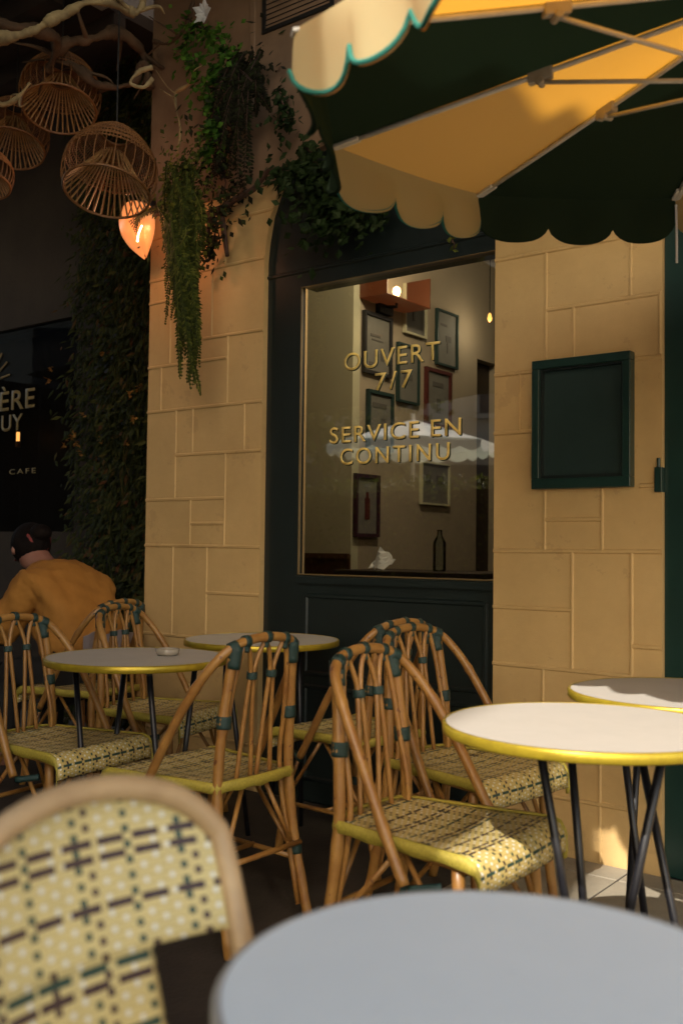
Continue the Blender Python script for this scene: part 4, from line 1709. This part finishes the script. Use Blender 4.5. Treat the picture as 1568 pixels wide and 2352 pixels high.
def seated_person(loc, fwd, label, shirt, lean_f, bun=True, scale=1.):
    root = empty('person', loc, face(fwd))
    root.scale = (scale,) * 3
    tag(root, label, 'person')
    L = lean_f
    # local: +Y forward, z up, seat at .45
    pel = V((0, -.02, .52))
    ch = V((0, .06 + L * .55, .86))
    nk = V((0, .10 + L * .95, 1.01))
    hd = V((0, .17 + L * 1.25, 1.10))
    pts = [pel, pel.lerp(ch, .5) + V((0, -.05, 0)), ch, nk, hd]
    ed = [(0, 1), (1, 2), (2, 3), (3, 4)]
    rr = [(.15, .12), (.14, .11), (.165, .12), .06, .092]
    def add(p, frm, r):
        pts.append(V(p)); ed.append((frm, len(pts) - 1)); rr.append(r); return len(pts) - 1
    for s in (-1, 1):
        sh = add(ch + V((s * .17, .02, .09)), 2, .062)
        el = add(ch + V((s * .22, .16, -.16)), sh, .042)
        wr = add(ch + V((s * .12, .36, -.12)), el, .028)
        hn = add(ch + V((s * .10, .43, -.11)), wr, (.034, .018))
        hp = add(pel + V((s * .10, .08, -.01)), 0, .085)
        kn = add(pel + V((s * .13, .44, .0)), hp, .062)
        an = add(V((s * .13, .42, .09)), kn, .042)
        ft = add(V((s * .13, .54, .04)), an, .035)
    skin_mesh('body', pts, ed, rr, M['skin'], root)
    # shirt: torso and upper sleeves, a little larger
    sp = [pel + V((0, 0, .03)), pts[1], ch, nk - V((0, .03, .02))]
    se = [(0, 1), (1, 2), (2, 3)]
    sr = [(.225, .17), (.24, .18), (.25, .19), .125]
    for s in (-1, 1):
        sp.append(ch + V((s * .17, .02, .09))); se.append((2, len(sp) - 1)); sr.append(.105)
        sp.append(ch + V((s * .22, .15, -.15))); se.append((len(sp) - 2, len(sp) - 1)); sr.append(.085)
        sp.append(ch + V((s * .14, .33, -.12))); se.append((len(sp) - 2, len(sp) - 1)); sr.append(.055)
    sh_ = skin_mesh('shirt', sp, se, sr, M[shirt], root)
    tx = bpy.data.textures.new('fold', 'CLOUDS')
    tx.noise_scale = .09
    tx.noise_depth = 3
    sm = sh_.modifiers.new('sub', 'SUBSURF')
    sm.levels = sm.render_levels = 2
    dm = sh_.modifiers.new('d', 'DISPLACE')
    dm.texture = tx
    dm.strength = .045
    dm.mid_level = .5
    # trousers
    tp = [pel, pel + V((.10, .08, -.01)), pel + V((.13, .44, 0)), V((.13, .42, .12)), pel + V((-.10, .08, -.01)), pel + V((-.13, .44, 0)), V((-.13, .42, .12))]
    skin_mesh('trousers', tp, [(0, 1), (1, 2), (2, 3), (0, 4), (4, 5), (5, 6)], [(.165, .135), .098, .075, .055, .098, .075, .055], M['jeans'], root)
    # hair, face
    m = MB()
    for i in range(13):
        pass
    bpy_me = MB()
    n1, n2 = 18, 24
    P = []
    for i in range(n1 + 1):
        th = math.pi * i / n1
        P.append([hd + V((math.sin(th) * math.cos(2 * math.pi * j / n2) * .096, -.018 + math.sin(th) * math.sin(2 * math.pi * j / n2) * (.112 if math.sin(2 * math.pi * j / n2) < .3 else .06), .03 + math.cos(th) * .108)) for j in range(n2 + 1)])
    bpy_me.grid(P)
    if bun:
        c = hd + V((.0, -.10, .085))
        P = [[c + V((math.sin(math.pi * i / 10) * math.cos(math.pi * j / 8) * .055, math.sin(math.pi * i / 10) * math.sin(math.pi * j / 8) * .055, math.cos(math.pi * i / 10) * .045)) for j in range(17)] for i in range(11)]
        bpy_me.grid(P)
    hr = bpy_me.build('hair', M['hair'], root, smooth=True)
    if bun:
        m = MB()
        c = hd + V((.0, -.085, .06))
        m.tube([c + V((math.cos(a * .4) * .06, math.sin(a * .4) * .03, .012 * math.sin(a * .9) + math.sin(a * .4) * .05)) for a in range(17)], .010, 8)
        m.build('hair_band', M['scarf'], hr, smooth=True)
    # face details on the skin head
    m = MB()
    for s in (-1, 1):
        m.tube([hd + V((s * .033, .076, .012)), hd + V((s * .033, .085, .012))], .009, 8)
    m.build('eyes', M['ink'], root)
    m = MB()
    m.tube([hd + V((0, .080, .01)), hd + V((0, .098, -.018)), hd + V((0, .085, -.028))], [.008, .012, .006], 8)
    for s in (-1, 1):
        m.tube([hd + V((s * .082, -.005, .015)), hd + V((s * .092, -.012, 0)), hd + V((s * .083, -.006, -.02))], .011, 8)
    m.build('nose_and_ears', M['skin'], root, smooth=True)
    m = MB()
    m.tube([hd + V((-.022, .078, -.052)), hd + V((0, .086, -.054)), hd + V((.022, .078, -.052))], .0055, 8)
    m.build('mouth', M['red_paint'], root)
    return root


p1 = at_y(185, 1300, 4.98)
person1 = seated_person((p1.x + .06, 4.90, -.06), (-.80, .60), 'person in a mustard yellow shirt leaning forward, hair in a bun', 'shirt', .24, True, 1.04)
m = MB()
P = [[V((x * .03, -.19 - .012 * math.sin(x * .9), .64 + y * .03 + .01 * math.sin(x * 1.3))) for y in range(4)] for x in range(-6, 7)]
m.grid(P)
m.build('shirt_hem', M['lilac'], person1, solid=.004)
p2 = at_y(-40, 1300, 5.3)
seated_person((p2.x - .28, 5.25, -.08), (.93, -.36), 'dark haired person facing the one in yellow, at the left edge', 'jeans', .12, False)
st = empty('stool', (p1.x + .02, 4.98, 0), .3)
tag(st, 'low stool under the person in the yellow shirt', 'stool')
m = MB()
m.lathe([(.15, .385), (.16, .39), (.16, .41), (.15, .415)], seg=28)
m.build('seat', M['rattan_dark'], st)
for k in range(4):
    m = MB()
    a = k * math.pi / 2
    m.tube([(.16 * math.cos(a), .16 * math.sin(a), 0), (.11 * math.cos(a), .11 * math.sin(a), .39)], .012, 8)
    m.build('leg', M['rattan_dark'], st)
st2 = copy_tree(st)
st2.location = (p2.x - .28, 5.25, 0)
st2['label'] = 'low stool under the dark haired person at the edge'


# ================================================================== ACROSS THE STREET (reflections, shade)
def city_block(loc, rz, w, dep, h, label, mat='stone_city'):
    root = empty('city_building', loc, rz)
    tag(root, label, 'building', 'buildings across the street')
    m = MB()
    m.bx(-w / 2, w / 2, 0, dep, 0, h)
    wl = m.build('wall', M[mat], root)
    nx, nz = int(w / 2.4), int((h - 3) / 3.2)
    m, fr_ = MB(), MB()
    for i in range(nx):
        for j in range(nz):
            x, z = -w / 2 + (i + .5) * w / nx, 4.0 + j * 3.2
            m.bx(x - .5, x + .5, -.02, -.002, z, z + 2)
            fr_.bx(x - .62, x + .62, -.10, -.003, z - .12, z - .02)
            fr_.bx(x - .62, x - .52, -.06, -.003, z, z + 2.1)
            fr_.bx(x + .52, x + .62, -.06, -.003, z, z + 2.1)
    m.bx(-w / 2 + .4, w / 2 - .4, -.02, -.002, .3, 2.9)
    for j in range(nz + 1):
        fr_.bx(-w / 2, w / 2, -.15, -.004, 3.2 + j * 3.2, 3.4 + j * 3.2)
    m.build('window_panes', M['ink'], root)
    fr_.build('window_surrounds', M['roof_zinc'] if mat == 'stone_city' and False else M[mat], root)
    m = MB()
    m.bx(-w / 2, w / 2, .4, dep - .4, h, h + 1.6)
    m.build('roof', M['roof_zinc'], root)


# the block whose right-hand corner casts the long shade across the terrace
n_off = V((.893, -.45, 0))
u_ = SUN_H
corner = n_off * (-.778) + u_ * 2.4
ang = math.atan2(n_off.y, n_off.x) + math.pi
root_c = corner + n_off * -2.3
city_block((root_c.x, root_c.y, 0), ang, 4.6, 8, 5.9, 'tall pale stone building behind the viewer to the left')
cb_ = [o for o in bpy.data.objects if o.name.startswith('city_building')][0]
for c_ in kids(cb_):
    if c_.name.startswith('roof'):
        bpy.data.objects.remove(c_)
m = MB()
m.bx(-2.3, 2.3, 0, 8, 5.92, 15)
m.bx(-2.44, -2.301, -.10, .3, 5.95, 6.3)
m.bx(-2.52, -2.301, -.1, .3, 6.3, 15)
m.build('upper_storey', M['stone_city'], cb_)
city_block((-17, 3, 0), rad(90) + .3, 16, 8, 14, 'pale building at the far end of the street on the left')


def tree(loc, h, r, label, seed):
    R = random.Random(seed)
    root = empty('street_tree', loc)
    tag(root, label, 'tree', 'street trees')
    m = MB()
    m.tube(smooth_path([(0, 0, 0), (.1, .05, h * .3), (0, 0, h * .6)], 4), [.16, .08], 10)
    for k in range(7):
        a = k * .9
        m.tube(smooth_path([(0, 0, h * .45), (math.cos(a) * r * .5, math.sin(a) * r * .5, h * .65), (math.cos(a) * r * .85, math.sin(a) * r * .85, h * .8)], 3), [.06, .015], 6)
    m.build('trunk', M['bark'], root)
    m = MB()
    cl = [V((R.uniform(-1, 1) * r * .7, R.uniform(-1, 1) * r * .7, h * .72 + R.uniform(-1, 1) * h * .22)) for _ in range(26)]
    for k in range(2600):
        c = cl[R.randrange(26)] + V((R.gauss(0, .3), R.gauss(0, .3), R.gauss(0, .28))) * (r / 1.6)
        m.leaf(c, rnd_dir(R), rnd_dir(R), .20, .07)
    m.build('crown', M['leaf_fern'], root)


for (s0, s1, d, lab) in ((-6.4, -2.4, 5.75, 'unseen long clipped hedge added to block low light, left part'), (-2.2, .9, 5.75, 'unseen clipped hedge added to block low light, right behind the viewer')):
    R = random.Random(int(s0 * -10) + 70)
    hg = empty('added_hedge', W((s0 + s1) / 2, d, 0), FROT)  # hedge added out of view to darken the lower wall
    tag(hg, lab, 'hedge', 'hedges added to block low light')
    L_ = (s1 - s0) / 2
    m = MB()
    m.bx(-L_, L_, -.2, .2, 0, .5)
    m.build('planter', M['dark_wood'], hg, bev=.01)
    m = MB()
    m.bx(-L_ + .06, L_ - .06, -.08, .08, .5, 1.75)
    m.build('branches', M['dark_wood'], hg)
    m = MB()
    for k in range(int(4200 * L_)):
        x, y, z = R.uniform(-L_, L_), R.uniform(-.22, .22), R.uniform(.45, 1.9)
        m.leaf(V((x, y, z)), rnd_dir(R), rnd_dir(R), R.uniform(.05, .09), R.uniform(.018, .03))
    m.build('foliage', M['leaf_fern'], hg)
tree((-10.5, 4.2, 0), 4.6, 1.6, 'small leafy street tree beside the distant parasol', 51)
tree((-14.0, .5, 0), 5.2, 1.8, 'leafy street tree left of the distant parasol', 52)
